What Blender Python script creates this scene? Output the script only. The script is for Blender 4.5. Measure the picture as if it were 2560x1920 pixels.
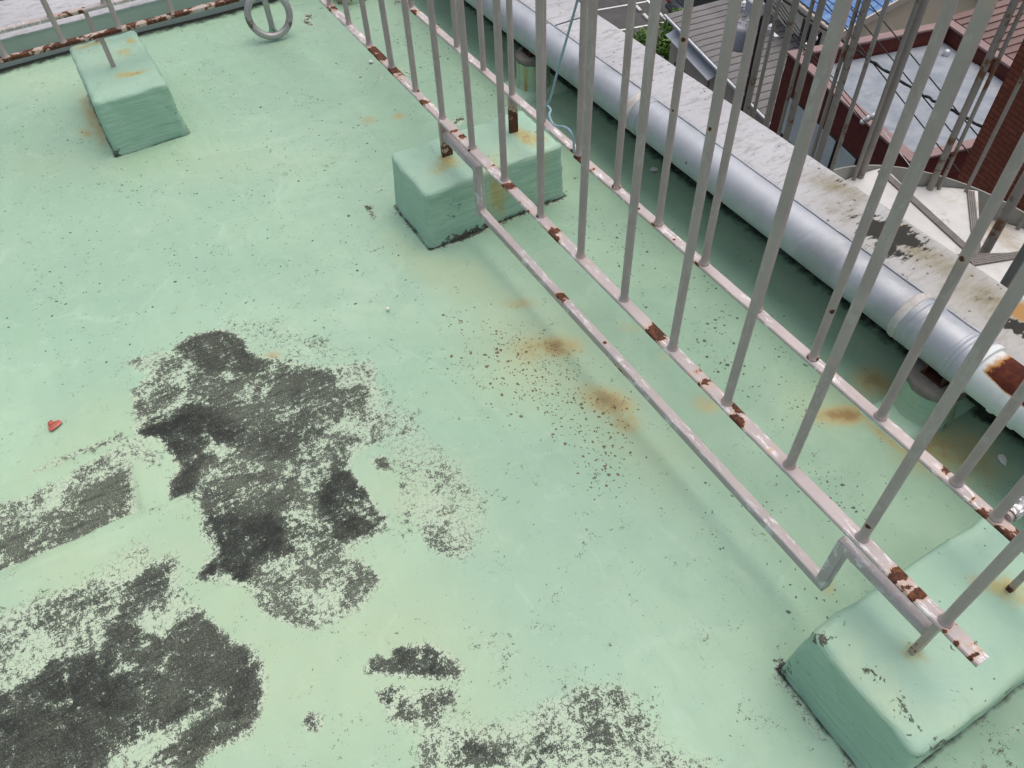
import bpy, bmesh, math, random
import numpy as np
from mathutils import Vector, Matrix, noise as mnoise
R=math.radians
random.seed(7)
for o in list(bpy.data.objects): bpy.data.objects.remove(o)
scn=bpy.context.scene; COL=scn.collection

# ---------------------------------------------------------------- camera
cam=bpy.data.cameras.new('camera'); camo=bpy.data.objects.new('camera',cam); COL.objects.link(camo)
cam.sensor_width=36; cam.lens=27.32; cam.clip_start=.02; cam.clip_end=600
right=Vector((0.5044812,0.86283562,-0.03183419)); down=Vector((0.64936529,-0.40345333,-0.64463177)); fwd=Vector((-0.56905486,0.30453259,-0.76383013))
M=Matrix.Identity(4)
for i in range(3): M[i][0]=right[i]; M[i][1]=-down[i]; M[i][2]=-fwd[i]
M[0][3],M[1][3],M[2][3]=2.6127,-0.8325,1.55
camo.matrix_world=M
scn.camera=camo
# ---------------------------------------------------------------- sky, sun, exposure
SUN_EL,SUN_AZ=R(74),R(100)      # azimuth of the light measured from +X towards +Y
w=bpy.data.worlds.new('World'); scn.world=w; w.use_nodes=True
nt=w.node_tree; nt.nodes.clear()
sky=nt.nodes.new('ShaderNodeTexSky'); sky.sky_type='NISHITA'; sky.sun_disc=False
sky.sun_elevation=SUN_EL; sky.sun_rotation=R(90)-SUN_AZ
sky.air_density=1.0; sky.dust_density=6.0; sky.ozone_density=0.6
bg=nt.nodes.new('ShaderNodeBackground'); bg.inputs['Strength'].default_value=.11
out=nt.nodes.new('ShaderNodeOutputWorld')
nt.links.new(sky.outputs[0],bg.inputs[0]); nt.links.new(bg.outputs[0],out.inputs[0])
sl=bpy.data.lights.new('sun','SUN'); sl.energy=1.05; sl.angle=R(105); sl.color=(1,.965,.92)
so=bpy.data.objects.new('sun',sl); COL.objects.link(so)
sd=Vector((math.cos(SUN_EL)*math.cos(SUN_AZ),math.cos(SUN_EL)*math.sin(SUN_AZ),math.sin(SUN_EL)))
so.rotation_euler=sd.to_track_quat('Z','Y').to_euler(); so.location=(0,0,12)
vs=scn.view_settings; vs.view_transform='Standard'; vs.look='None'; vs.gamma=1; vs.use_curve_mapping=False
vs.exposure=0.34
scn.render.engine='CYCLES'

# ---------------------------------------------------------------- helpers: nodes
class G:
    def __init__(s,name):
        s.m=bpy.data.materials.new(name); s.m.use_nodes=True; s.nt=s.m.node_tree; s.nt.nodes.clear()
        s.out=s.nt.nodes.new('ShaderNodeOutputMaterial'); s.b=s.nt.nodes.new('ShaderNodeBsdfPrincipled')
        s.nt.links.new(s.b.outputs[0],s.out.inputs[0]); s.tc=s.nt.nodes.new('ShaderNodeTexCoord')
    def put(s,sock,v):
        if isinstance(v,bpy.types.NodeSocket): s.nt.links.new(v,sock)
        elif v is not None:
            if isinstance(v,tuple) and len(v)==3 and sock.type=='RGBA': v=(*v,1)
            sock.default_value=v
    def n(s,t,ins=None,**pr):
        x=s.nt.nodes.new(t)
        for k,v in pr.items(): setattr(x,k,v)
        for k,v in (ins or {}).items(): s.put(x.inputs[k],v)
        return x
    def obj(s): return s.tc.outputs['Object']
    def map(s,scale=(1,1,1),rot=(0,0,0),vec=None): return s.n('ShaderNodeMapping',{'Vector':vec or s.obj(),'Scale':scale,'Rotation':rot}).outputs[0]
    def noise(s,scale,detail=4,rough=.5,vec=None,dist=0): return s.n('ShaderNodeTexNoise',{'Vector':vec or s.obj(),'Scale':scale,'Detail':detail,'Roughness':rough,'Distortion':dist}).outputs['Fac']
    def vor(s,scale,feature='F1',vec=None,rand=1): return s.n('ShaderNodeTexVoronoi',{'Vector':vec or s.obj(),'Scale':scale,'Randomness':rand},feature=feature)
    def math(s,op,a,b=None,c=None,clamp=False):
        x=s.n('ShaderNodeMath',operation=op,use_clamp=clamp)
        for i,v in enumerate((a,b,c)):
            if v is not None: s.put(x.inputs[i],v)
        return x.outputs[0]
    def sm(s,x,a,b,lo=0.,hi=1.):
        m=s.n('ShaderNodeMapRange',{'Value':x,'From Min':a,'From Max':b,'To Min':lo,'To Max':hi},interpolation_type='SMOOTHSTEP'); return m.outputs[0]
    def mix(s,f,a,b,mode='MIX'):
        x=s.n('ShaderNodeMix',data_type='RGBA',blend_type=mode,clamp_factor=True)
        s.put(x.inputs[0],f); s.put(x.inputs[6],a); s.put(x.inputs[7],b); return x.outputs[2]
    def attr(s,name): return s.n('ShaderNodeAttribute',attribute_name=name).outputs['Fac']
    def rnd(s): return s.n('ShaderNodeObjectInfo').outputs['Random']
    def done(s,col,rough=.6,metal=0.,bump=None,bs=.3,dist=.002,spec=.4):
        s.put(s.b.inputs['Base Color'],col); s.put(s.b.inputs['Roughness'],rough); s.put(s.b.inputs['Metallic'],metal); s.put(s.b.inputs['Specular IOR Level'],spec)
        if bump is not None:
            bn=s.n('ShaderNodeBump',{'Height':bump,'Strength':bs,'Distance':dist}); s.nt.links.new(bn.outputs[0],s.b.inputs['Normal'])
        return s.m
MUL,ADD,SUB,MAX='MULTIPLY','ADD','SUBTRACT','MAXIMUM'

def wear_flecks(g,W):
    """mask 0..1 of coating worn away where W is the share of area lost"""
    v=g.map((1,1,0))
    a=g.noise(85,6,.78,v,.3); b=g.noise(15,5,.66,v,.7); c=g.noise(330,2,.7,v)
    st=g.noise(1,5,.72,g.map((95,16,1),(0,0,R(-52))))
    nn=g.math(ADD,g.math(ADD,g.math(MUL,g.math(SUB,a,.5),2.5),g.math(MUL,g.math(SUB,b,.5),1.75)),g.math(ADD,g.math(MUL,g.math(SUB,c,.5),1.3),g.math(MUL,g.math(SUB,st,.5),.9)))
    e=g.noise(7,4,.62,v,1.0); W=g.math(SUB,g.math(MUL,W,1.06),g.math(MUL,g.sm(W,.2,.6),g.sm(e,.52,.64,0,.34)))
    x=g.math(SUB,g.math(ADD,nn,.5),g.math(SUB,1.0,W))
    m=g.sm(x,-.07,.10)
    cr=g.vor(95,'DISTANCE_TO_EDGE',v).outputs['Distance']
    cm=g.math(MUL,g.sm(cr,.09,.02),g.math(MUL,g.sm(W,.10,.4),g.sm(a,.47,.53)))
    return g.math(MAX,m,g.math(MUL,cm,.8),clamp=True),a,b,c,st,x
def mat_floor():
    g=G('green_roof_coating'); P=g.obj()
    W=g.attr('wear'); S=g.attr('speck'); B=g.attr('brown'); Rr=g.attr('rust'); Y=g.attr('yellow'); GrShd=g.attr('grime_shade')
    n1=g.noise(1.4,4,.55); n2=g.noise(6,4,.6,dist=.6); n3=g.noise(240,2,.6)
    col=g.mix(g.sm(n1,.35,.65),(.325,.51,.355),(.395,.57,.405))
    br=g.noise(1,3,.65,g.map((3,22,1),(0,0,R(28))))
    col=g.mix(g.sm(br,.4,.7,0,.32),col,(.42,.60,.455))
    col=g.mix(g.sm(n2,.52,.72,0,.35),col,(.30,.47,.355))
    col=g.mix(g.sm(g.noise(3.2,4,.62,dist=1.2),.56,.6,0,.28),col,(.37,.545,.425))
    wv_=g.n('ShaderNodeVectorMath',{0:g.n('ShaderNodeTexNoise',{'Vector':g.map((1,1,0)),'Scale':3.,'Detail':4.}).outputs['Color'],1:(.35,.35,0),2:g.map((1,1,0),(0,0,R(8)))},operation='MULTIPLY_ADD').outputs[0]
    pc=g.n('ShaderNodeSeparateColor',{0:g.vor(2.6,'F1',wv_).outputs['Color']}).outputs[0]; col=g.mix(g.sm(pc,.2,.8,0,.34),col,(.305,.475,.355)); pe=g.vor(2.6,'DISTANCE_TO_EDGE',wv_).outputs['Distance']; col=g.mix(g.math(MUL,g.sm(pe,.035,.0),g.sm(n2,.45,.6,0,.35)),col,(.47,.62,.50))
    rl=g.noise(1,3,.5,g.map((2.,34,1),(0,0,R(62)))); col=g.mix(g.sm(rl,.5,.7,0,.16),col,(.29,.46,.34))
    n5=g.noise(17,4,.7,dist=.5); n6=g.noise(.9,4,.66,g.map((1,1,0),(0,0,R(17))),1.5)
    col=g.mix(g.sm(n6,.42,.58,0,.5),col,(.305,.465,.345)); col=g.mix(g.sm(n5,.54,.68,0,.30),col,(.29,.44,.33)); col=g.mix(g.sm(n5,.46,.30,0,.30),col,(.45,.61,.48))
    col=g.mix(g.math(MUL,Y,g.sm(n2,.25,.7,.5,1.)),col,(.45,.545,.335))
    Shd=g.math(MUL,g.attr('painted_shade'),g.sm(g.math(ADD,n2,g.math(MUL,n1,.5)),.5,.9,.6,1.)); col=g.mix(Shd,col,g.mix(.6,col,(.19,.315,.225)))  # painted shade: deeper green where the lighting leaves the floor too bright
    # rust bleeding
    rf=g.math(MUL,Rr,g.sm(g.noise(26,4,.65),.25,.62,.55,1.05),clamp=True)
    col=g.mix(g.sm(rf,.02,.5,0,.8),col,(.42,.35,.15)); col=g.mix(g.sm(rf,.30,.9,0,.8),col,(.235,.135,.05))
    # specks
    def dots(sc,dens,colr,base,rad=.30):
        vv=g.map((1,1,0),(0,0,R(20)))
        wv=g.n('ShaderNodeTexNoise',{'Vector':vv,'Scale':70.,'Detail':2.}).outputs['Color']
        vw=g.n('ShaderNodeVectorMath',{0:wv,1:(.012,.012,0),2:vv},operation='MULTIPLY_ADD').outputs[0]
        v=g.vor(sc,'F1',vw); sep=g.n('ShaderNodeSeparateColor',{0:v.outputs['Color']})
        on=g.math('LESS_THAN',sep.outputs[0],dens); r=g.math(MUL,g.math('POWER',sep.outputs[1],2.2),rad)
        return g.mix(g.math(MUL,on,g.math(MUL,g.sm(g.math(SUB,r,v.outputs['Distance']),-.03,.03),.9)),base,colr)
    sd_=g.math(ADD,g.math(MUL,S,g.sm(g.noise(5,4,.6),.36,.58)),.003)
    col=dots(70,sd_,(.035,.05,.04),col,.36); col=dots(130,g.math(MUL,sd_,1.2),(.05,.07,.055),col,.36)
    col=dots(88,g.math(MUL,B,g.sm(g.noise(6,3,.6),.30,.55)),(.12,.085,.04),col,.46); col=dots(150,B,(.13,.095,.05),col,.46)
    # light background scuffs everywhere
    Wt=g.math(ADD,W,g.sm(g.noise(2.1,4,.66,dist=.5),.54,.74,0,.14))
    m,a,b,c,st_,xx=wear_flecks(g,Wt)
    d_=g.noise(6,5,.68,dist=1.4); Fl=g.math(ADD,g.attr('film'),g.math(MUL,g.math(SUB,d_,.5),1.6),clamp=True)
    wc=g.mix(Fl,(.018,.021,.019),(.066,.068,.055)); wc=g.mix(g.sm(d_,.56,.68,0,.6),wc,(.070,.056,.040))
    wc=g.mix(g.math(MUL,Fl,g.sm(b,.46,.58)),wc,(.12,.14,.105)); wc=g.mix(g.math(MUL,g.sm(a,.52,.60,0,.8),g.sm(Fl,0,.6,.35,1.)),wc,(.15,.18,.135))
    wc=g.mix(g.sm(c,.48,.60,0,.65),wc,(.016,.019,.016)); wc=g.mix(g.sm(st_,.54,.61,0,.45),wc,(.020,.023,.020))
    wc=g.mix(g.sm(xx,.6,.05,0,.25),wc,(.28,.35,.27))
    halo=g.math(MUL,g.sm(W,.06,.5),.6); col=g.mix(halo,col,(.47,.575,.425))
    rim=g.math(MUL,g.sm(xx,-.32,-.06),g.sm(W,.15,.5,0,.55)); col=g.mix(rim,col,(.54,.63,.49))
    col=g.mix(m,col,wc)
    gm=g.sm(g.math(ADD,GrShd,g.math(MUL,g.math(SUB,g.noise(30,6,.7),.5),.75)),.34,.8)
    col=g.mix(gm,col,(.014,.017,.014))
    h=g.math(ADD,g.math(MUL,n3,.12),g.math(ADD,g.math(MUL,br,.4),g.math(MUL,n2,.5))); h=g.math(SUB,h,g.math(MUL,W,g.math(MUL,n3,.9)))
    rough=g.math(ADD,g.sm(n2,.3,.7,.42,.58),g.math(MUL,m,.3))
    return g.done(col,rough,0,h,.35,.003,.35)

def mat_block():
    g=G('green_block_paint'); geo=g.n('ShaderNodeNewGeometry'); P=geo.outputs['Position']
    W=g.attr('wear'); Rr=g.attr('rust'); Y=g.attr('yellow')
    n1=g.noise(4,4,.55,P); st=g.noise(1,6,.6,g.map((4,4,60),(0,0,0),P)); n2=g.noise(16,6,.6,P)
    col=g.mix(g.sm(n1,.35,.65),(.335,.525,.40),(.38,.565,.435)); col=g.mix(g.sm(st,.45,.7,0,.35),col,(.30,.475,.37))
    col=g.mix(g.sm(n2,.56,.75,0,.35),col,(.43,.6,.44)); col=g.mix(g.math(MUL,Y,g.sm(n2,.3,.6)),col,(.44,.56,.38))
    rf=g.math(MUL,Rr,g.sm(g.noise(40,6,.7,g.map((1,1,.25),(0,0,0),P)),.3,.6,.35,1.1),clamp=True)
    col=g.mix(g.sm(rf,.03,.4,0,.8),col,(.46,.38,.13)); col=g.mix(g.sm(rf,.4,.85,0,.9),col,(.3,.12,.03))
    a=g.noise(60,8,.72,P,.5); b=g.noise(18,4,.6,P)
    nn=g.math(ADD,g.math(ADD,g.math(MUL,g.math(SUB,a,.5),2.4),g.math(MUL,g.math(SUB,b,.5),1.2)),.5)
    m=g.sm(g.math(SUB,nn,g.math(SUB,1.0,W)),-.05,.07)
    col=g.mix(m,col,g.mix(g.sm(a,.4,.6),(.05,.05,.04),(.15,.14,.10)))
    ph=g.vor(120,'F1',P); sp=g.n('ShaderNodeSeparateColor',{0:ph.outputs['Color']}); hole=g.math(MUL,g.math('LESS_THAN',sp.outputs[0],g.sm(n2,.45,.65,.005,.06)),g.sm(ph.outputs['Distance'],.24,.12)); col=g.mix(g.math(MUL,hole,.55),col,(.10,.15,.11))
    lump=g.noise(7,5,.6,P,.6); col=g.mix(g.sm(lump,.52,.66,0,.25),col,(.30,.46,.37)); ed=geo.outputs['Pointiness']
    col=g.mix(g.sm(ed,.53,.60,0,.35),col,(.50,.64,.50))
    h=g.math(ADD,g.math(MUL,st,.9),g.math(ADD,g.math(MUL,n2,.5),g.math(MUL,g.math(MAX,m,hole),-.4))); h=g.math(ADD,h,g.math(MUL,lump,.8))
    return g.done(col,.55,0,h,1.,.007,.3)

def mat_paint(name,base,base2,scuff=.5,dots=.5,rustbase=0.,bare=(.62,.59,.57)):
    g=G(name); geo=g.n('ShaderNodeNewGeometry'); P=geo.outputs['Position']; Rr=g.attr('rust')
    n1=g.noise(9,4,.6,P); n2=g.noise(60,6,.68,P,.3); n3=g.noise(170,4,.6,P)
    col=g.mix(g.sm(n1,.35,.65),base,base2); col=g.mix(g.sm(n2,.55,.75,0,.3),col,(base[0]*.8,base[1]*.78,base[2]*.76))
    # pale scuffs
    sx=g.noise(1,7,.72,g.map((26,120,26),(0,0,R(12)),P)); reg=g.noise(7,3,.5,P)
    col=g.mix(g.math(MUL,g.math(MUL,g.sm(sx,.525,.58),g.sm(reg,.42,.54)),scuff),col,bare)
    # rust
    t=g.math(ADD,g.math(ADD,Rr,rustbase),g.math(MUL,g.math(SUB,n2,.5),1.15))
    t=g.math(ADD,t,g.math(MUL,g.math(SUB,n1,.5),.5))
    v=g.vor(34,'F1',P); sep=g.n('ShaderNodeSeparateColor',{0:v.outputs['Color']})
    dt=g.math(MUL,g.math('LESS_THAN',sep.outputs[0],.16*dots),g.sm(g.math(SUB,g.math(MUL,sep.outputs[1],.26),g.math(ADD,v.outputs['Distance'],g.math(MUL,g.math(SUB,n3,.5),.25))),-.02,.03))
    halo=g.math(MAX,g.sm(t,.20,.48),g.math(MUL,g.math('LESS_THAN',sep.outputs[0],.16*dots),g.sm(v.outputs['Distance'],.42,.2,0,.5)))
    col=g.mix(g.math(MUL,halo,.8),col,(.54,.38,.28))
    m=g.math(MAX,g.sm(t,.47,.52),dt)
    rc=g.mix(g.sm(n3,.4,.62),(.055,.02,.013),(.14,.05,.022)); rc=g.mix(g.sm(n2,.55,.7,0,.6),rc,(.30,.13,.045))
    col=g.mix(m,col,rc)
    rough=g.math(ADD,g.sm(n2,.3,.7,.38,.52),g.math(MUL,m,.4))
    h=g.math(ADD,g.math(MUL,n2,.4),g.math(MUL,m,-.5))
    return g.done(col,rough,0,h,.4,.0015,.45)

def mat_galv():
    g=G('galvanised_pipe'); P=g.obj(); Rr=g.attr('rust'); Wp=g.attr('white')
    n1=g.noise(5,5,.6); sp=g.vor(95,'F1').outputs['Color']; spv=g.n('ShaderNodeSeparateColor',{0:sp}).outputs[0]; n2=g.noise(40,7,.7)
    col=g.mix(g.sm(n1,.35,.65),(.40,.43,.47),(.46,.49,.535)); col=g.mix(g.math(MUL,spv,.22),col,(.45,.475,.50)); col=g.mix(g.sm(n2,.53,.66,0,.55),col,(.50,.525,.55)); col=g.mix(g.sm(g.noise(2.2,6,.7,dist=.8),.5,.66,0,.5),col,(.25,.265,.28))
    col=g.mix(g.sm(g.noise(1,6,.7,g.map((9,30,30))),.62,.68,0,.5),col,(.25,.27,.28))
    v=g.vor(26,'F1'); sep=g.n('ShaderNodeSeparateColor',{0:v.outputs['Color']})
    dk=g.math(MUL,g.math('LESS_THAN',sep.outputs[0],.035),g.sm(g.math(SUB,.2,g.math(ADD,v.outputs['Distance'],g.math(MUL,g.math(SUB,n2,.5),.6))),-.02,.04))
    col=g.mix(dk,col,(.05,.05,.06))
    col=g.mix(g.sm(Wp,.4,.6),col,(.66,.70,.69))
    t=g.math(ADD,Rr,g.math(MUL,g.math(SUB,n2,.5),.55))
    col=g.mix(g.sm(t,.3,.5),col,(.42,.2,.05)); rc=g.mix(g.sm(n2,.45,.62),(.062,.014,.008),(.10,.026,.012)); m=g.sm(t,.46,.55); col=g.mix(m,col,rc)
    met=g.math(MUL,g.math(SUB,1.,g.math(MAX,m,g.sm(Wp,.4,.6))),.4)
    return g.done(col,g.math(ADD,g.sm(n1,.3,.7,.46,.58),g.math(MUL,m,.3)),met,g.math(ADD,g.math(MUL,n2,.5),g.math(MUL,n1,.5)),.3,.002,.22)

def mat_coping():
    g=G('white_coping_concrete'); P=g.n('ShaderNodeNewGeometry').outputs['Position']; W=g.attr('wear'); Y=g.attr('moss'); Rr=g.attr('rust'); T=g.attr('tone')
    n1=g.noise(3,5,.6,P); n2=g.noise(24,8,.7,P,.4); fib=g.noise(1,8,.72,g.map((60,16,10),(0,0,R(35)),P))
    col=g.mix(g.sm(n1,.3,.7),(.42,.43,.455),(.50,.51,.53)); col=g.mix(g.sm(fib,.50,.64,0,.65),col,(.24,.24,.235)); col=g.mix(g.math(MUL,T,.8),col,(.36,.35,.30))
    col=g.mix(g.sm(n2,.50,.64,0,.5),col,(.34,.34,.33))
    v=g.vor(75,'F1',P); sep=g.n('ShaderNodeSeparateColor',{0:v.outputs['Color']})
    col=g.mix(g.math(MUL,g.math('LESS_THAN',sep.outputs[0],g.sm(g.noise(4,3,.5,P),.45,.62,0,.3)),g.sm(g.math(SUB,g.math(MUL,sep.outputs[1],.33),v.outputs['Distance']),-.03,.03)),col,(.12,.12,.12))
    col=g.mix(g.math(MUL,Y,g.sm(fib,.3,.6,.5,1.)),col,(.19,.165,.075))
    col=g.mix(g.sm(g.math(MUL,Rr,g.sm(n2,.2,.6,.6,1.1)),.1,.6,0,.9),col,(.38,.20,.05))
    nn=g.math(ADD,g.math(ADD,g.math(MUL,g.math(SUB,fib,.5),2.),g.math(MUL,g.math(SUB,n2,.5),1.4)),.5)
    m=g.sm(g.math(SUB,nn,g.math(SUB,1.,W)),-.06,.08); col=g.mix(m,col,(.025,.024,.019))
    return g.done(col,.75,0,g.math(ADD,fib,n2),.3,.002,.3)

def mat_simple(name,c1,c2,scale=8,rough=.6,metal=0.,bs=.25,spec=.4,stretch=(1,1,1),dark=0.):
    g=G(name); v=g.map(stretch); n=g.noise(scale,6,.62,v); col=g.mix(g.sm(n,.3,.7),c1,c2)
    if dark: col=g.mix(g.sm(g.noise(scale*.37,6,.7,v,.5),.55,.7,0,dark),col,tuple(t*.25 for t in c1))
    return g.done(col,rough,metal,n,bs,.003,spec)
def mat_rustmetal(name,base,rust,amt=.5,scale=30):
    g=G(name); P=g.n('ShaderNodeNewGeometry').outputs['Position']; n=g.noise(scale,7,.7,P); n1=g.noise(scale*.22,4,.6,P)
    t=g.math(ADD,g.math(MUL,n,.6),g.math(MUL,n1,.6)); col=g.mix(g.sm(n1,.3,.7),base,tuple(x*.8 for x in base)); m=g.sm(t,.75-.3*amt,.82-.3*amt); col=g.mix(m,col,rust)
    return g.done(col,.62,0,n,.3,.002,.4)
def mat_brick(name,c1,c2,mortar):
    g=G(name); b=g.n('ShaderNodeTexBrick',{'Vector':g.map((1,1,1),(R(90),0,0)),'Color1':(*c1,1),'Color2':(*c2,1),'Mortar':(*mortar,1),'Scale':1.,'Mortar Size':.008,'Brick Width':.23,'Row Height':.075})
    n=g.noise(3,6,.6); col=g.mix(g.sm(n,.4,.7,0,.4),b.outputs['Color'],tuple(x*.55 for x in c1))
    return g.done(col,.8,0,b.outputs['Fac'],-.3,.006,.2)
def mat_glass(name,c):
    g=G(name); n=g.noise(1.5,3,.5); return g.done(g.mix(g.sm(n,.3,.7),c,tuple(x*.85 for x in c)),.12,0,None,spec=.8)
# ---------------------------------------------------------------- helpers: meshes
class MB:
    def __init__(s): s.v=[]; s.f=[]; s.a={}
    def add(s,vs,fs):
        o=len(s.v); s.v+= [tuple(v) for v in vs]; s.f+=[tuple(i+o for i in f) for f in fs]; return s
    def box(s,x0,x1,y0,y1,z0,z1,c=0.):
        if c<=0:
            return s.add([(x,y,z) for x in (x0,x1) for y in (y0,y1) for z in (z0,z1)],[(0,1,3,2),(4,6,7,5),(0,4,5,1),(2,3,7,6),(0,2,6,4),(1,5,7,3)])
        bm=bmesh.new(); bmesh.ops.create_cube(bm,size=1)
        for v in bm.verts: v.co=Vector((x0 if v.co.x<0 else x1,y0 if v.co.y<0 else y1,z0 if v.co.z<0 else z1))
        bmesh.ops.bevel(bm,geom=bm.edges[:],offset=c,segments=1,affect='EDGES')
        bm.verts.index_update(); s.add([v.co[:] for v in bm.verts],[[v.index for v in f.verts] for f in bm.faces]); bm.free(); return s
    def tube(s,pts,r,seg=10,caps=True):
        pts=[Vector(p) for p in pts]; n=len(pts); rs=r if isinstance(r,(list,tuple)) else [r]*n
        t0=(pts[1]-pts[0]).normalized(); ref=Vector((0,0,1)) if abs(t0.z)<.9 else Vector((1,0,0)); u=t0.cross(ref).normalized(); vs=[]
        for i,p in enumerate(pts):
            t=((pts[min(i+1,n-1)]-pts[max(i-1,0)])).normalized(); u=(u-t*u.dot(t)).normalized(); w_=t.cross(u)
            for k in range(seg):
                a=2*math.pi*k/seg; vs.append(p+(u*math.cos(a)+w_*math.sin(a))*rs[i])
        fs=[(i*seg+k,i*seg+(k+1)%seg,(i+1)*seg+(k+1)%seg,(i+1)*seg+k) for i in range(n-1) for k in range(seg)]
        if caps: fs+=[tuple(range(seg))[::-1],tuple((n-1)*seg+k for k in range(seg))]
        return s.add(vs,fs)
    def lathe(s,prof,seg=24,c=(0,0),caps=True):
        vs=[(c[0]+r*math.cos(2*math.pi*k/seg),c[1]+r*math.sin(2*math.pi*k/seg),z) for r,z in prof for k in range(seg)]; n=len(prof)
        fs=[(i*seg+k,i*seg+(k+1)%seg,(i+1)*seg+(k+1)%seg,(i+1)*seg+k) for i in range(n-1) for k in range(seg)]
        if caps: fs+=[tuple(range(seg))[::-1],tuple((n-1)*seg+k for k in range(seg))]
        return s.add(vs,fs)
    def prism(s,poly,z0,z1):
        n=len(poly); vs=[(x,y,z0) for x,y in poly]+[(x,y,z1) for x,y in poly]
        ar=sum(poly[i][0]*poly[(i+1)%n][1]-poly[(i+1)%n][0]*poly[i][1] for i in range(n))
        fs=[(i,(i+1)%n,n+(i+1)%n,n+i) for i in range(n)]+[tuple(range(n))[::-1],tuple(range(n,2*n))]
        if ar<0: fs=[f[::-1] for f in fs]
        return s.add(vs,fs)
    def sweep_xz(s,path,hw,hy,y0=0.):
        """square bar of half width hw bent along an XZ path, half depth hy, mitred"""
        n=len(path); L=[];Q=[]
        for i in range(n):
            d0=Vector(path[i])-Vector(path[i-1]) if i>0 else Vector(path[1])-Vector(path[0]); d1=Vector(path[i+1])-Vector(path[i]) if i<n-1 else d0
            d0=d0.normalized(); d1=d1.normalized(); n0=Vector((-d0.y,d0.x)); n1=Vector((-d1.y,d1.x)); b=(n0+n1).normalized(); k=hw/max(.3,b.dot(n0))
            p=Vector(path[i]); L.append(p+b*k); Q.append(p-b*k)
        vs=[]
        for i in range(n): vs+=[(L[i].x,y0-hy,L[i].y),(L[i].x,y0+hy,L[i].y),(Q[i].x,y0+hy,Q[i].y),(Q[i].x,y0-hy,Q[i].y)]
        fs=[(4*i+k,4*i+(k+1)%4,4*(i+1)+(k+1)%4,4*(i+1)+k) for i in range(n-1) for k in range(4)]+[(3,2,1,0),(4*n-4,4*n-3,4*n-2,4*n-1)]
        return s.add(vs,fs)
    def mesh(s,name,smooth=0):
        m=bpy.data.meshes.new(name); m.from_pydata(s.v,[],s.f); m.update()
        bm=bmesh.new(); bm.from_mesh(m); bmesh.ops.recalc_face_normals(bm,faces=bm.faces[:]); bm.to_mesh(m); bm.free()
        if smooth:
            for p in m.polygons: p.use_smooth=True
            m.set_sharp_from_angle(angle=R(smooth))
        return m
def setattr_(m,name,vals):
    a=m.attributes.new(name,'FLOAT','POINT'); a.data.foreach_set('value',np.asarray(vals,dtype=np.float32))
def obj(name,mesh,mat,parent=None,loc=None):
    o=bpy.data.objects.new(name,mesh); COL.objects.link(o)
    if mat is not None and not mesh.materials: mesh.materials.append(mat)
    if parent: o.parent=parent
    if loc: o.location=loc
    return o
def part(name,mb,mat,parent=None,smooth=0,loc=None): return obj(name,mb.mesh(name,smooth),mat,parent,loc)
def tag(o,label,cat,group=None):
    o['label']=label; o['category']=cat
    if group: o['group']=group
    return o
def root(name,label,cat,loc=(0,0,0),rotz=0.,group=None):
    o=bpy.data.objects.new(name,None); COL.objects.link(o); o.location=loc; o.rotation_euler=(0,0,rotz); o.empty_display_size=.1
    return tag(o,label,cat,group)
def struct(o): o['kind']='structure'; return o

def sdpoly(X,Y,poly):
    """signed distance to a polygon, negative inside"""
    P=np.array(poly); d=np.full(X.shape,1e9); ins=np.zeros(X.shape,bool); n=len(P)
    for i in range(n):
        a=P[i]; b=P[(i+1)%n]; e=b-a; L=e@e+1e-12
        t=np.clip(((X-a[0])*e[0]+(Y-a[1])*e[1])/L,0,1); d=np.minimum(d,np.hypot(X-a[0]-t*e[0],Y-a[1]-t*e[1]))
        c=((a[1]>Y)!=(b[1]>Y)); xs=a[0]+(Y-a[1])*e[0]/(e[1] if abs(e[1])>1e-12 else 1e-12); ins^=(c&(X<xs))
    return np.where(ins,-d,d)
def field(X,Y,L):
    F=np.zeros(X.shape)
    for d,s,poly in L:
        sd=sdpoly(X,Y,poly); t=np.clip(.5-sd/(2*s),0,1); F=np.maximum(F,d*t*t*(3-2*t))
    return F
def ell(X,Y,L):
    F=np.zeros(X.shape)
    for x,y,a,b,an,st in L:
        u=(X-x)*math.cos(an)+(Y-y)*math.sin(an); v=-(X-x)*math.sin(an)+(Y-y)*math.cos(an)
        F=np.maximum(F,st*np.exp(-((u/a)**2+(v/b)**2)))
    return F

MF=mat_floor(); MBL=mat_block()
MRAIL=mat_paint('railing_paint_pale',(.44,.385,.372),(.51,.45,.435),1.,1.0,.0,(.78,.76,.75))
MBAR=mat_paint('railing_paint_taupe',(.385,.322,.30),(.43,.362,.338),.35,.3,-.12,(.55,.52,.49))
MRUSTRAIL=mat_paint('railing_paint_flaking',(.44,.39,.375),(.5,.45,.43),.7,1.,.17,(.72,.69,.67))
MTUBE=mat_paint('guard_tube_paint',(.42,.372,.362),(.475,.42,.408),.8,.4,-.02,(.74,.72,.71))
MPOST=mat_paint('post_paint_rusted',(.38,.34,.33),(.42,.38,.36),.5,1.,.26)
MGALV=mat_galv(); MCOP=mat_coping()
MGREENWALL=mat_simple('green_wall_paint',(.35,.43,.38),(.40,.47,.42),5,.6)
MDARK=mat_simple('dark_joint',(.02,.02,.02),(.04,.04,.04),20,.9)
MCONC=mat_simple('weathered_concrete',(.16,.14,.12),(.24,.22,.19),22,.9,bs=.6,dark=.6)
MIRON=mat_rustmetal('rusty_iron',(.12,.07,.05),(.07,.025,.014),.9)
MSTEEL=mat_rustmetal('weathered_steel',(.50,.485,.465),(.16,.12,.09),.3,24); MSTEEL.node_tree.nodes['Principled BSDF'].inputs['Metallic'].default_value=.5; MSTEEL.node_tree.nodes['Principled BSDF'].inputs['Roughness'].default_value=.38

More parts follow.
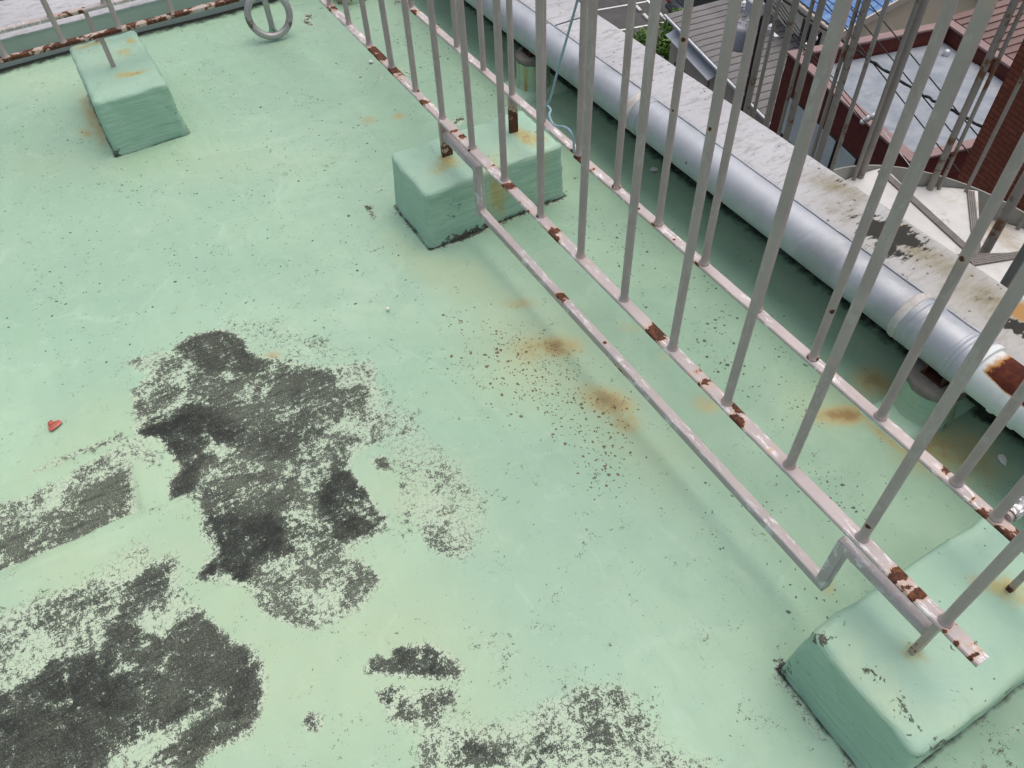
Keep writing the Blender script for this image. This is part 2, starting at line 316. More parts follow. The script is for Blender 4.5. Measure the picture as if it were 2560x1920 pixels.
# ================================================================ roof floor
def grid_axis(lo,f0,f1,hi,fine,coarse):
    a=list(np.arange(lo,f0,coarse))+list(np.arange(f0,f1,fine))+list(np.arange(f1,hi+1e-6,coarse)); return np.array(sorted(set(round(float(x),4) for x in a)))
FILM=[
(0.75,0.04,[(1.046,-0.904),(1.075,-0.812),(1.126,-0.714),(1.231,-0.739),(1.254,-0.827),(1.185,-0.884)]),
(0.7,0.04,[(1.316,-0.993),(1.326,-0.898),(1.44,-0.791),(1.492,-0.816),(1.468,-0.915),(1.386,-1.002)]),
(0.7,0.03,[(1.623,-0.955),(1.671,-0.822),(1.789,-0.734),(1.829,-0.8),(1.821,-0.901),(1.739,-0.979)]),
(0.85,0.03,[(1.133,-1.453),(1.138,-1.258),(1.133,-1.134),(1.325,-1.15),(1.327,-1.307),(1.315,-1.474)]),
(0.6,0.03,[(1.295,-0.592),(1.53,-0.462),(1.734,-0.433),(1.794,-0.538),(1.638,-0.638)]),
(0.4,0.04,[(0.95,-1.088),(0.97,-0.995),(1.035,-1.011),(1.055,-1.094)]),
(0.35,0.05,[(1.645,-1.27),(1.691,-1.089),(1.782,-1.043),(1.81,-1.123),(1.738,-1.244)]),
(0.35,0.04,[(1.083,-0.705),(1.15,-0.598),(1.295,-0.592),(1.365,-0.702),(1.249,-0.751)])]
CORE=[
(0.5,0.03,[(1.089,-1.095),(1.085,-0.945),(1.236,-0.857),(1.24,-0.96),(1.326,-1.001),(1.353,-1.031),(1.331,-1.08),(1.256,-1.039),(1.144,-1.062)]),
(0.5,0.03,[(1.424,-1.023),(1.523,-0.861),(1.625,-0.876),(1.644,-0.973),(1.629,-1.02),(1.581,-1.078),(1.51,-1.021)]),
(0.45,0.03,[(1.491,-0.757),(1.54,-0.677),(1.674,-0.672),(1.655,-0.726),(1.649,-0.791),(1.548,-0.785)]),
(0.35,0.05,[(1.616,-1.402),(1.637,-1.292),(1.737,-1.29),(1.758,-1.382),(1.679,-1.473)]),
(0.45,0.03,[(1.942,-0.777),(1.965,-0.71),(2.027,-0.735),(1.989,-0.799)])]
WEAR=[
(0.45,0.04,[(2.075,-0.789),(2.172,-0.67),(2.197,-0.489),(2.268,-0.415),(2.388,-0.404),(2.44,-0.364),(2.458,-0.379),(2.183,-0.841)]),
(0.5,0.03,[(1.433,-1.496),(1.445,-1.376),(1.45,-1.229),(1.492,-1.106),(1.603,-1.115),(1.675,-1.085),(1.64,-1.279),(1.628,-1.427),(1.607,-1.516)]),
(0.62,0.02,[(0.954,-1.083),(0.845,-0.925),(0.846,-0.806),(0.987,-0.764),(1.147,-0.603),(1.199,-0.504),(1.319,-0.524),(1.44,-0.634),(1.486,-0.69),(1.652,-0.673),(1.693,-0.72),(1.496,-1.044),(1.375,-1.02),(1.334,-1.076),(1.259,-1.034),(1.144,-1.062),(1.086,-1.101)]),
(0.62,0.02,[(1.422,-1.028),(1.638,-0.673),(1.693,-0.776),(1.786,-0.739),(1.829,-0.8),(1.817,-0.9),(1.739,-0.979),(1.655,-0.987),(1.581,-1.078),(1.51,-1.021)]),
(0.93,0.012,[(0.847,-0.938),(0.827,-0.887),(0.85,-0.808),(0.913,-0.767),(0.983,-0.769),(1.032,-0.74),(1.076,-0.748),(1.059,-0.807),(1.023,-0.834),(0.997,-0.89),(0.979,-0.904),(0.907,-0.941)]),
(0.8,0.02,[(1.023,-0.941),(1.014,-0.894),(1.051,-0.804),(1.083,-0.705),(1.15,-0.598),(1.205,-0.587),(1.295,-0.592),(1.345,-0.625),(1.365,-0.702),(1.429,-0.757),(1.384,-0.83),(1.326,-0.898),(1.258,-0.93),(1.139,-0.93),(1.069,-0.941)]),
(0.72,0.01,[(0.952,-1.085),(0.944,-1.038),(1.003,-1.003),(1.035,-1.011),(1.063,-1.066),(1.055,-1.094)]),
(0.97,0.01,[(1.073,-1.107),(1.059,-1.029),(1.07,-0.954),(1.117,-0.894),(1.239,-0.852),(1.263,-0.896),(1.24,-0.96),(1.326,-1.001),(1.353,-1.031),(1.337,-1.076),(1.303,-1.076),(1.259,-1.034),(1.198,-1.041),(1.144,-1.062),(1.111,-1.101)]),
(0.85,0.015,[(1.323,-1.006),(1.338,-0.931),(1.37,-0.854),(1.44,-0.791),(1.495,-0.811),(1.515,-0.875),(1.582,-0.888),(1.494,-1.032),(1.403,-1.023)]),
(0.95,0.01,[(1.491,-0.757),(1.48,-0.687),(1.54,-0.677),(1.604,-0.669),(1.674,-0.672),(1.671,-0.71),(1.655,-0.726),(1.649,-0.791),(1.583,-0.787),(1.527,-0.783)]),
(0.85,0.01,[(1.484,-0.629),(1.489,-0.594),(1.535,-0.596),(1.527,-0.623)]),
(0.45,0.02,[(0.826,-1.085),(0.832,-1.011),(0.856,-0.941),(0.93,-0.935),(0.989,-0.919),(1.045,-0.935),(1.003,-1.003),(0.954,-1.052),(0.919,-1.032)]),
(0.55,0.015,[(1.142,-0.595),(1.183,-0.497),(1.242,-0.496),(1.275,-0.564),(1.295,-0.592),(1.205,-0.587)]),
(0.22,0.025,[(0.816,-0.784),(0.9,-0.633),(0.997,-0.599),(1.094,-0.528),(1.17,-0.519),(1.139,-0.6),(1.083,-0.705),(0.978,-0.761),(0.848,-0.82)]),
(0.3,0.03,[(1.295,-0.592),(1.272,-0.51),(1.328,-0.508),(1.388,-0.484),(1.53,-0.462),(1.669,-0.441),(1.734,-0.433),(1.803,-0.484),(1.794,-0.538),(1.707,-0.64),(1.638,-0.638),(1.562,-0.591),(1.467,-0.59)]),
(0.5,0.02,[(1.326,-0.598),(1.37,-0.527),(1.424,-0.552),(1.452,-0.615),(1.455,-0.689),(1.456,-0.738),(1.416,-0.752),(1.377,-0.682)]),
(0.45,0.03,[(1.627,-0.597),(1.638,-0.517),(1.76,-0.508),(1.764,-0.558),(1.694,-0.605)]),
(0.55,0.02,[(1.257,-0.906),(1.371,-0.825),(1.429,-0.757),(1.452,-0.795),(1.366,-0.911),(1.316,-0.993)]),
(0.97,0.01,[(1.418,-1.022),(1.518,-0.859),(1.628,-0.871),(1.634,-0.917),(1.623,-0.955),(1.655,-0.987),(1.629,-1.02),(1.597,-1.031),(1.578,-1.082),(1.55,-1.054),(1.541,-1.025),(1.51,-1.021)]),
(0.62,0.012,[(1.623,-0.955),(1.623,-0.913),(1.671,-0.822),(1.693,-0.776),(1.735,-0.749),(1.789,-0.734),(1.829,-0.8),(1.804,-0.832),(1.803,-0.874),(1.821,-0.901),(1.787,-0.94),(1.739,-0.979),(1.678,-0.989)]),
(0.55,0.02,[(1.529,-0.863),(1.571,-0.794),(1.644,-0.8),(1.636,-0.869)]),
(0.93,0.01,[(1.568,-0.788),(1.647,-0.659),(1.68,-0.686),(1.672,-0.733),(1.652,-0.787),(1.614,-0.794)]),
(0.42,0.025,[(1.677,-0.621),(1.749,-0.503),(1.817,-0.516),(1.839,-0.568),(1.805,-0.602),(1.748,-0.619)]),
(0.94,0.014,[(1.607,-1.516),(1.618,-1.434),(1.595,-1.399),(1.608,-1.351),(1.627,-1.299),(1.578,-1.266),(1.593,-1.231),(1.66,-1.179),(1.634,-1.143),(1.634,-1.103),(1.675,-1.085),(1.748,-1.062),(1.784,-1.029),(1.841,-1.018),(1.888,-1.029),(1.928,-1.057),(1.951,-1.083),(1.945,-1.117),(1.947,-1.163),(1.962,-1.193),(1.772,-1.534)]),
(0.85,0.012,[(1.494,-1.243),(1.501,-1.22),(1.495,-1.188),(1.49,-1.142),(1.515,-1.112),(1.563,-1.129),(1.571,-1.167),(1.598,-1.212),(1.599,-1.232),(1.581,-1.261),(1.54,-1.248)]),
(0.36,0.03,[(1.509,-1.496),(1.482,-1.405),(1.479,-1.319),(1.434,-1.256),(1.406,-1.147),(1.488,-1.146),(1.523,-1.215),(1.578,-1.266),(1.595,-1.354),(1.618,-1.425),(1.602,-1.507)]),
(0.76,0.006,[(1.211,-1.313),(1.176,-1.144),(1.332,-1.151),(1.323,-1.213),(1.327,-1.307),(1.321,-1.474),(1.24,-1.465)]),
(0.6,0.012,[(1.133,-1.453),(1.148,-1.366),(1.138,-1.258),(1.117,-1.159),(1.133,-1.134),(1.325,-1.15),(1.327,-1.307),(1.315,-1.474)]),
(0.5,0.012,[(1.078,-1.367),(1.073,-1.285),(1.079,-1.14),(1.104,-1.139),(1.094,-1.25),(1.092,-1.358)]),
(0.4,0.02,[(1.091,-1.148),(1.131,-1.082),(1.207,-1.066),(1.246,-1.081),(1.203,-1.099),(1.193,-1.142)]),
(0.8,0.012,[(1.953,-0.849),(1.935,-0.815),(1.961,-0.791),(1.944,-0.773),(1.965,-0.71),(2.018,-0.678),(2.054,-0.671),(2.063,-0.692),(1.989,-0.799)]),
(0.66,0.012,[(1.999,-0.843),(2.01,-0.808),(2.041,-0.773),(2.052,-0.737),(2.075,-0.708),(2.093,-0.712),(2.104,-0.753),(2.103,-0.788),(2.096,-0.809),(2.073,-0.838)]),
(0.72,0.008,[(1.976,-0.984),(1.97,-0.968),(1.988,-0.951),(2.009,-0.954),(2.014,-0.97),(1.999,-0.986)]),
(0.52,0.025,[(2.118,-0.747),(2.177,-0.692),(2.219,-0.64),(2.214,-0.599),(2.199,-0.53),(2.197,-0.489),(2.241,-0.416),(2.281,-0.412),(2.294,-0.434),(2.34,-0.419),(2.374,-0.429),(2.406,-0.386),(2.437,-0.403),(2.206,-0.792)]),
(0.72,0.02,[(2.133,-0.747),(2.177,-0.711),(2.207,-0.672),(2.264,-0.693),(2.209,-0.787)]),
(0.5,0.015,[(2.178,-0.565),(2.2,-0.523),(2.249,-0.523),(2.23,-0.566)]),
(0.2,0.03,[(2.12,-0.55),(2.139,-0.492),(2.18,-0.465),(2.2,-0.49),(2.161,-0.555)]),
(0.2,0.03,[(1.998,-0.629),(2.02,-0.543),(2.064,-0.561),(2.087,-0.606),(2.069,-0.636)]),
(0.16,0.03,[(2.022,-0.337),(2.038,-0.279),(2.09,-0.285),(2.08,-0.341),(2.048,-0.363)]),
(0.3,0.012,[(2.233,-0.224),(2.244,-0.206),(2.268,-0.222),(2.257,-0.24)]),
(0.42,0.01,[(2.688,0.041),(2.684,0.176),(2.673,0.191),(2.676,0.145),(2.688,0.094)]),
(0.75,0.006,[(2.368,-0.146),(2.357,-0.126),(2.364,-0.111),(2.373,-0.132),(2.394,-0.145),(2.42,-0.149),(2.434,-0.145),(2.477,-0.154),(2.518,-0.153),(2.517,-0.159),(2.478,-0.163),(2.433,-0.157),(2.398,-0.157)]),
(0.6,0.006,[(2.554,-0.157),(2.56,-0.147),(2.583,-0.147),(2.579,-0.158)]),
(0.85,0.008,[(-0.888,0.087),(-0.879,0.119),(-0.846,0.112),(-0.817,0.08),(-0.759,0.093),(-0.765,0.066),(-0.803,0.055),(-0.836,0.052),(-0.845,0.076)]),
(0.7,0.006,[(0.268,0.225),(0.243,0.249),(0.256,0.284),(0.284,0.28),(0.296,0.237)]),
(0.3,0.01,[(-0.211,0.129),(-0.219,0.171),(-0.138,0.151),(-0.164,0.129)]),
(0.5,0.008,[(-0.24,0.247),(-0.147,0.26),(-0.12,0.247),(-0.179,0.23)]),
(0.45,0.012,[(-0.736,0.422),(-0.747,0.495),(-0.751,0.535),(-0.783,0.487)]),
(0.95,0.02,[(-1.172,-0.523),(-1.155,-0.416),(-1.153,-0.245),(-1.157,-0.076),(-1.181,-0.032),(-1.273,-0.106),(-1.277,-0.31),(-1.297,-0.493)]),
(0.75,0.006,[(0.547,-0.241),(0.556,-0.218),(0.627,-0.242),(0.587,-0.243)]),
(0.85,0.006,[(0.865,-0.152),(0.84,-0.119),(0.835,-0.048),(0.862,0.054),(0.857,0.189),(0.869,0.186),(0.871,0.088),(0.877,-0.032),(0.877,-0.089)]),
(0.75,0.006,[(0.854,0.256),(0.845,0.307),(0.862,0.343),(0.875,0.322),(0.87,0.25)]),
(0.8,0.004,[(0.603,-0.165),(0.612,-0.162),(0.725,-0.161),(0.728,-0.166)])]
SPECK=[
(0.32,0.08,[(-0.412,0.619),(0.474,0.444),(0.969,0.399),(1.29,0.468),(1.597,0.507),(1.821,0.526),(1.998,0.273),(1.794,0.276),(1.528,0.281),(1.287,0.265),(1.045,0.257),(0.759,0.271),(0.285,0.301),(-0.205,0.309),(-0.549,0.417)]),
(0.6,0.04,[(1.993,0.273),(2.085,0.291),(2.168,0.298),(2.219,0.267),(2.177,0.199),(2.079,0.184),(2.036,0.21)]),
(0.5,0.05,[(1.445,0.387),(1.557,0.476),(1.732,0.3),(1.701,0.23),(1.563,0.243)]),
(0.75,0.04,[(-0.506,0.335),(-0.455,0.431),(-0.141,0.415),(-0.047,0.339),(-0.149,0.294),(-0.392,0.306)]),
(0.25,0.1,[(1.93,0.208),(2.249,0.209),(2.382,-0.007),(2.357,-0.112),(2.208,-0.041),(1.987,-0.023)]),
(0.12,0.3,[(-0.867,-1.188),(-0.858,-0.037),(0.139,0.078),(0.934,-0.293),(0.993,-0.801),(0.637,-1.372)])]
BROWN=[
(0.75,0.05,[(1.238,-0.161),(1.357,-0.044),(1.562,-0.04),(1.651,0.011),(1.763,-0.069),(1.881,-0.153),(1.852,-0.215),(1.642,-0.18),(1.527,-0.216),(1.456,-0.239),(1.352,-0.233)]),
(0.4,0.06,[(1.146,-0.232),(1.234,-0.135),(1.464,-0.244),(1.698,-0.131),(1.679,-0.204),(1.526,-0.28),(1.405,-0.34)])]
RUST=[
(1.406,-0.038,0.047,0.022,1.012,0.75),
(1.38,-0.094,0.069,0.03,1.129,0.4),
(1.632,-0.034,0.055,0.024,0.614,0.7),
(1.585,-0.064,0.031,0.025,1.253,0.35),
(1.716,-0.033,0.029,0.02,0.535,0.55),
(1.209,-0.045,0.046,0.015,1.009,0.35),
(1.777,0.169,0.031,0.02,0.862,0.4),
(1.445,0.164,0.032,0.015,0.749,0.25),
(1.59,0.183,0.017,0.012,0.521,0.25),
(0.119,0.081,0.019,0.014,1.395,0.55),
(0.078,-0.022,0.023,0.018,0.661,0.4),
(1.979,0.436,0.05,0.016,1.13,0.95),
(2.066,0.476,0.071,0.012,-0.044,0.5),
(1.942,0.581,0.044,0.03,1.985,0.6),
(2.156,0.534,0.066,0.04,1.319,0.6),
(2.211,0.593,0.064,0.06,1.293,0.45),
(-0.518,-0.896,0.177,0.02,0.01,0.5),
(-0.429,-0.941,0.02,0.03,1.928,0.45),
(2.299,0.069,0.01,0.012,0.649,0.4),
(1.002,-0.788,0.017,0.04,-0.309,0.3),
(1.024,-0.72,0.016,0.012,1.013,0.6)]
YELLOW=[
(0.85,0.14,[(1.121,-0.071),(1.312,0.032),(1.642,0.041),(1.861,0.009),(1.892,-0.058),(1.753,-0.084),(1.584,-0.143),(1.423,-0.264),(1.241,-0.208)]),
(0.6,0.05,[(0.725,-0.24),(0.878,-0.164),(0.993,-0.057),(1.132,-0.061),(1.124,-0.2),(0.932,-0.245)]),
(0.45,0.1,[(0.897,-1.173),(1.401,-0.776),(1.608,-0.44),(1.821,-0.494),(1.243,-1.445),(1.067,-1.424)]),
(0.5,0.12,[(1.186,-1.439),(1.666,-0.65),(2.08,-0.584),(2.257,-0.682),(1.765,-1.509)]),
(0.8,0.05,[(1.818,0.389),(1.944,0.515),(2.015,0.483),(1.996,0.381),(1.906,0.307)]),
(0.2,0.08,[(-0.511,-1.232),(-0.222,-0.884),(-0.164,-0.605),(0.244,-0.258),(0.187,-0.532),(-0.284,-1.259)]),
(0.2,0.08,[(-1.086,-1.143),(-0.995,-0.887),(-0.747,-0.888),(-0.723,-1.027),(-0.875,-1.169)])]
LAP=[(1.134,-1.9),(1.148,-1.366),(1.138,-1.258),(1.122,-1.137),(1.333,-1.149),(1.326,-1.214),(1.332,-1.308),(1.322,-1.9)]
STREAK=[(1.86,-1.33),(1.855,-1.124),(1.875,-1.11),(1.90,-1.33)]

xs=grid_axis(-1.13,-1.13,2.92,7.13,.01,.35); ys=grid_axis(-6.1,-1.62,.78,.78,.01,.35)
X,Y=np.meshgrid(xs,ys,indexing='ij'); nx,ny=X.shape
Z=.0035*np.sin(X*2.3+.6)*np.cos(Y*3.1)+.002*np.sin(X*7.1+Y*5.3)
und=np.array([mnoise.noise(Vector((x*3.,y*3.,.3))) for x,y in zip(X.ravel(),Y.ravel())]).reshape(X.shape); Z=Z+.003*und
# low step of an overlapped coating sheet at the lower left
lap=sdpoly(X,Y,LAP); Z=Z-.012*np.clip(.5-lap/.014,0,1)*np.clip((X-1.12)/.2,.15,1)
for sx_,sa in ((1.352,.007),(1.10,.004),(1.62,.003)): Z=Z+np.where(Y<-.95,sa*np.exp(-((X-sx_-.012*np.sin(Y*4))/.012)**2),0)
V=np.stack([X.ravel(),Y.ravel(),Z.ravel()],1); idx=np.arange(nx*ny).reshape(nx,ny)
F=np.stack([idx[:-1,:-1],idx[1:,:-1],idx[1:,1:],idx[:-1,1:]],-1).reshape(-1,4)
m=bpy.data.meshes.new('roof_floor'); m.from_pydata(V.tolist(),[],F.tolist()); m.update()
for p in m.polygons: p.use_smooth=True
x_,y_=X.ravel(),Y.ravel()
W_=field(x_,y_,[(min(d,.97)*(1.0 if d<.6 else .98),s*1.0+.003,P_) for d,s,P_ in WEAR])
t=np.clip(.5-sdpoly(x_,y_,STREAK)/.02,0,1); W_=W_*(1-.62*t)
setattr_(m,'wear',W_); setattr_(m,'film',.3+.8*field(x_,y_,[(a,b*1.6,c) for a,b,c in FILM])-.75*field(x_,y_,[(a,b*2.6,c) for a,b,c in CORE])); setattr_(m,'speck',1.5*field(x_,y_,SPECK)); setattr_(m,'brown',1.25*field(x_,y_,BROWN)); setattr_(m,'rust',ell(x_,y_,[(a,b,c*1.3,d*1.75,e,f) for a,b,c,d,e,f in RUST])); setattr_(m,'yellow',field(x_,y_,YELLOW))
gr_shd=np.clip((y_-.665)/.07,0,1)*.75; gr_shd=np.maximum(gr_shd,np.clip((-1.02-x_)/.1,0,1)*.9); gr_shd=np.maximum(gr_shd,ell(x_,y_,[(2.17,.72,.07,.03,.2,.8),(-.99,-.4,.10,.28,0,.25)]));  # under the pipe: grime plus painted shade; along the far wall: dirt
for q in ([(-.70,-.877),(-.203,-.877),(-.203,-.62),(-.70,-.62)],[(.603,-.152),(.857,-.152),(.857,.332),(.603,.332)],[(2.375,-.138),(2.628,-.138),(2.628,.348),(2.375,.348)]): gr_shd=np.maximum(gr_shd,.75*np.exp(-((sdpoly(x_,y_,q)-.004)/.010)**2))  # block feet: thin grime line, strengthened as painted contact shadow
setattr_(m,'grime_shade',gr_shd)
shd=np.clip((y_+.12+.03*np.sin(x_*5))/.30,0,1); setattr_(m,'painted_shade',shd*shd*(3-2*shd)*np.clip((x_+1.0)/.8,.35,1)*.95)  # shade painted into the coating, growing from the inner railing towards the pipe
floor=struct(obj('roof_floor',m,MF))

# ================================================================ parapets
def parapet(PZ,over,name,label,x0,x1,y0,y1,joints,axis,attrs):
    rt=root(name,label,'parapet',((x0+x1)/2,(y0+y1)/2,-3.0)); L=rt.location
    # wall body down the facade
    part('wall',MB().box(x0-L.x+.004,x1-L.x-.004,y0-L.y+over,y1-L.y-.004,0,3.0+PZ-.012),MGREENWALL,rt)
    cuts=[(x0 if axis=='x' else y0)]+joints+[(x1 if axis=='x' else y1)]
    for a,b in zip(cuts[:-1],cuts[1:]):
        a2=a+.005; b2=b-.005; n1=max(2,int((b2-a2)/.012)); n1=min(n1,260); o1=(y0,y1) if axis=='x' else (x0,x1); n2=max(2,int((o1[1]-o1[0])/.012))
        U=np.linspace(a2,b2,n1); Vv=np.linspace(o1[0],o1[1],n2); bev=.006
        vs=[];fs=[]
        for i in range(n1):
            for j in range(n2):
                z=PZ-(bev if (j in(0,n2-1)) else 0)-(.003 if i in(0,n1-1) else 0)+.0012*mnoise.noise(Vector((U[i]*9,Vv[j]*9,2)))
                vs.append((U[i]-L.x,Vv[j]-L.y,z-L.z) if axis=='x' else (Vv[j]-L.x,U[i]-L.y,z-L.z))
        idx=lambda i,j:i*n2+j
        fs=[(idx(i,j),idx(i+1,j),idx(i+1,j+1),idx(i,j+1)) for i in range(n1-1) for j in range(n2-1)]
        base=len(vs); ring=[idx(i,0) for i in range(n1)]+[idx(n1-1,j) for j in range(1,n2)]+[idx(i,n2-1) for i in range(n1-2,-1,-1)]+[idx(0,j) for j in range(n2-2,0,-1)]
        for k in ring: vs.append((vs[k][0],vs[k][1],PZ-.0125-L.z))
        nr=len(ring); fs+=[(ring[k],ring[(k+1)%nr],base+(k+1)%nr,base+k) for k in range(nr)]
        mm=MB().add(vs,fs).mesh('coping_slab',35); co=np.empty(len(mm.vertices)*3,np.float32); mm.vertices.foreach_get('co',co); co=co.reshape(-1,3); xx=co[:,0]+L.x; yy=co[:,1]+L.y
        for k,Lst in attrs.items(): setattr_(mm,k,ell(xx,yy,Lst))
        obj('coping_slab',mm,MCOP,rt)
        part('joint',MB().box(*((b-.0055-L.x,b+.0055-L.x,y0-L.y+.012,y1-L.y-.012) if axis=='x' else (x0-L.x+.012,x1-L.x-.012,b-.0055-L.y,b+.0055-L.y)),-L.z+PZ-.0118,-L.z+PZ-.006),MDARK,rt) if b!=cuts[-1] else None
    return rt
parapet(.22,.083,'parapet_wall','white concrete parapet coping behind the grey pipe with a black stain at right',-1.52,7.2,.692,.882,[.219,3.2,5.2],'x',
  dict(wear=[(1.69,.80,.085,.055,.5,1.2),(1.75,.75,.07,.035,.3,.9),(1.48,.855,.035,.025,0,.5),(2.09,.778,.05,.03,.2,.95),(1.80,.825,.06,.03,.3,.36),(2.0,.80,.06,.04,.3,.36)],
       moss=[(1.48,.83,.10,.045,.3,.85),(1.56,.77,.08,.05,.2,.45),(1.82,.81,.14,.05,.2,.8),(2.0,.80,.12,.06,.1,.75),(1.7,.85,.06,.025,0,.6)],
       rust=[(1.70,.842,.018,.012,0,1.),(2.07,.836,.05,.03,.2,1.)],tone=[(2.1,.77,.45,.2,0,.65),(1.7,.72,.15,.06,0,.5)]))
parapet(.115,.004,'parapet_wall','white topped parapet with green inner face at the far end of the roof',-1.52,-1.135,-6.1,.688,[-2.2,-4.1],'y',dict(wear=[],moss=[],rust=[],tone=[]))
# ================================================================ concrete blocks
def block(label,x0,x1,y0,y1,h,seed,wear,rust,yellow,group):
    cx,cy=(x0+x1)/2,(y0+y1)/2; hx,hy,hz=(x1-x0)/2,(y1-y0)/2,h/2+.02; r=.016
    bm=bmesh.new(); bmesh.ops.create_cube(bm,size=2); bmesh.ops.subdivide_edges(bm,edges=bm.edges[:],cuts=27,use_grid_fill=True)
    vs=np.array([v.co[:] for v in bm.verts]); bm.verts.index_update(); fs=[[v.index for v in f.verts] for f in bm.faces]; bm.free()
    s_=np.sign(vs)*np.abs(vs)**.5; P=s_*np.array([hx,hy,hz]); I=np.clip(P,-np.array([hx-r,hy-r,hz-r]),np.array([hx-r,hy-r,hz-r])); D=P-I; L=np.linalg.norm(D,axis=1,keepdims=True); P=I+D/np.maximum(L,1e-6)*r
    out=[]
    for x,y,z in P:
        k=1+.02*(-z/hz)                       # slightly wider at the foot
        q=Vector((x*k,y*k,z)); n=mnoise.noise_vector(Vector((x*11+seed,y*11,z*11)))*.0045+mnoise.noise_vector(Vector((x*34+seed,y*34,z*34)))*.0028
        q+=n; out.append((q.x,q.y,q.z+hz-.04))
    mm=MB().add(out,fs).mesh('concrete_block',60); A=np.array(out); wx,wy,wz=A[:,0]+cx,A[:,1]+cy,A[:,2]
    def f3(Ls):
        F=np.zeros(len(A))
        for x,y,z,a,b,c,st in Ls: F=np.maximum(F,st*np.exp(-(((wx-x)/a)**2+((wy-y)/b)**2+((wz-z)/c)**2)))
        return F
    setattr_(mm,'wear',f3(wear)); setattr_(mm,'rust',.7*f3(rust)); setattr_(mm,'yellow',.7*f3(yellow))
    return tag(obj('concrete_block',mm,MBL,None,(cx,cy,0)),label,'block',group)
BG='green painted concrete blocks under the railings'
block('green block under the flaking rail near the far parapet, orange rust at its left foot',-.70,-.203,-.877,-.62,.2,1.3,
  [(-.2,-.87,0,.02,.02,.03,.7),(-.4,-.878,.01,.15,.01,.02,.5),(-.58,-.65,.2,.03,.03,.02,.4)],
  [(-.34,-.705,.2,.012,.05,.02,.95),(-.36,-.735,.2,.02,.03,.02,.8),(-.66,-.80,.2,.02,.07,.02,.7),(-.53,-.70,.2,.02,.03,.02,.7),(-.6,-.66,.2,.03,.02,.02,.6),(-.4,-.885,.03,.14,.012,.03,.6)],[(-.5,-.75,.2,.1,.08,.03,.3)],BG)
block('green block with rust streaks down its side, between the two long railings',.603,.857,-.152,.332,.197,5.1,
  [(.855,-.02,.0,.02,.16,.022,.85),(.855,.2,.0,.02,.14,.016,.7),(.855,-.06,.11,.02,.03,.04,.36),(.855,-.09,.05,.02,.02,.03,.36),(.7,-.155,0,.1,.01,.012,.7)],
  [(.74,-.01,.197,.04,.03,.02,.75),(.76,-.05,.197,.03,.04,.02,.5),(.75,.25,.197,.06,.022,.02,.95),(.79,.275,.197,.03,.03,.02,.7),(.857,.085,.12,.02,.028,.12,.62),(.857,.10,.18,.03,.02,.05,.7),(.857,.25,.15,.02,.03,.08,.36),(.8,.1,.19,.06,.05,.03,.34)],
  [(.857,.25,.1,.03,.06,.1,.6),(.857,.08,.1,.03,.06,.1,.8),(.8,.15,.2,.06,.1,.03,.4)],BG)
block('large green block under the sawn-off rail end at the bottom right',2.375,2.628,-.138,.348,.194,9.7,
  [(2.63,-.1,.17,.02,.08,.03,.42),(2.63,.1,.17,.02,.06,.03,.45),(2.40,-.12,.19,.02,.03,.02,.42),(2.56,-.1,.194,.03,.012,.02,.38),(2.5,-.09,.194,.04,.01,.02,.34),(2.38,-.14,.02,.02,.02,.05,.5)],
  [(2.505,-.012,.194,.018,.014,.02,.75),(2.507,.235,.194,.03,.03,.02,.75),(2.47,.2,.194,.02,.02,.02,.5)],[(2.5,-.1,.194,.15,.05,.03,.9),(2.62,0,.18,.03,.3,.04,.7),(2.42,-.1,.19,.05,.05,.02,.5)],BG)

# ================================================================ railings
RT=.3215   # top of the bottom rails
def flat_rail(axis,a0,a1,c,w,th,ztop,rust):
    """flat bar with softened edges along an axis, fine enough to carry a rust attribute"""
    n=max(2,int((a1-a0)/.007)); b=.0022; hw=w/2
    sec=[(-hw+b,0),(-hw*.5,0),(0,0),(hw*.5,0),(hw-b,0),(hw,-b),(hw,-th+b),(hw-b,-th),(-hw+b,-th),(-hw,-th+b),(-hw,-b)]; k=len(sec); vs=[];ra=[]
    for i in range(n+1):
        t=a0+(a1-a0)*i/n
        for j,(u,z) in enumerate(sec):
            jit=mnoise.noise(Vector((t*40,u*60,z*60)))*.0006
            p=(t,c+u,ztop+z+jit) if axis=='x' else (c+u,t,ztop+z+jit); vs.append(p)
            ra.append(max([st*math.exp(-((t-x)/l)**2-((u-du)/.02)**2) for x,l,st,du in rust]+[0])+(.13 if abs(u)>hw*.8 else 0.))
    fs=[(i*k+j,i*k+(j+1)%k,(i+1)*k+(j+1)%k,(i+1)*k+j) for i in range(n) for j in range(k)]+[tuple(range(k)),tuple(n*k+j for j in range(k))[::-1]]
    return MB().add(vs,fs),ra
def rail_part(name,mb_ra,mat,parent):
    mb,ra=mb_ra; L=parent.location; mb.v=[(x-L.x,y-L.y,z-L.z) for x,y,z in mb.v]
    mm=mb.mesh(name,40); setattr_(mm,'rust',ra); return obj(name,mm,mat,parent)
def bar_mesh(h,r,foot):
    mb=MB(); zs=[0,.003,.0055,.008,.03,.06,.12]+list(np.linspace(.22,h,9))
    mb.tube([(0,0,z) for z in zs],[r*1.42,r*1.36,r*1.12,r]+[r]*(len(zs)-4),14); mm=mb.mesh('bar',50)
    co=np.array(mb.v); setattr_(mm,'rust',foot*np.exp(-(co[:,2]/.018)**2)*(.6+.6*np.abs(np.sin(np.arctan2(co[:,1],co[:,0])*1.5)))); return mm
BARS=[bar_mesh(1.18,.0091,f) for f in (.2,.42,.55,.3)]
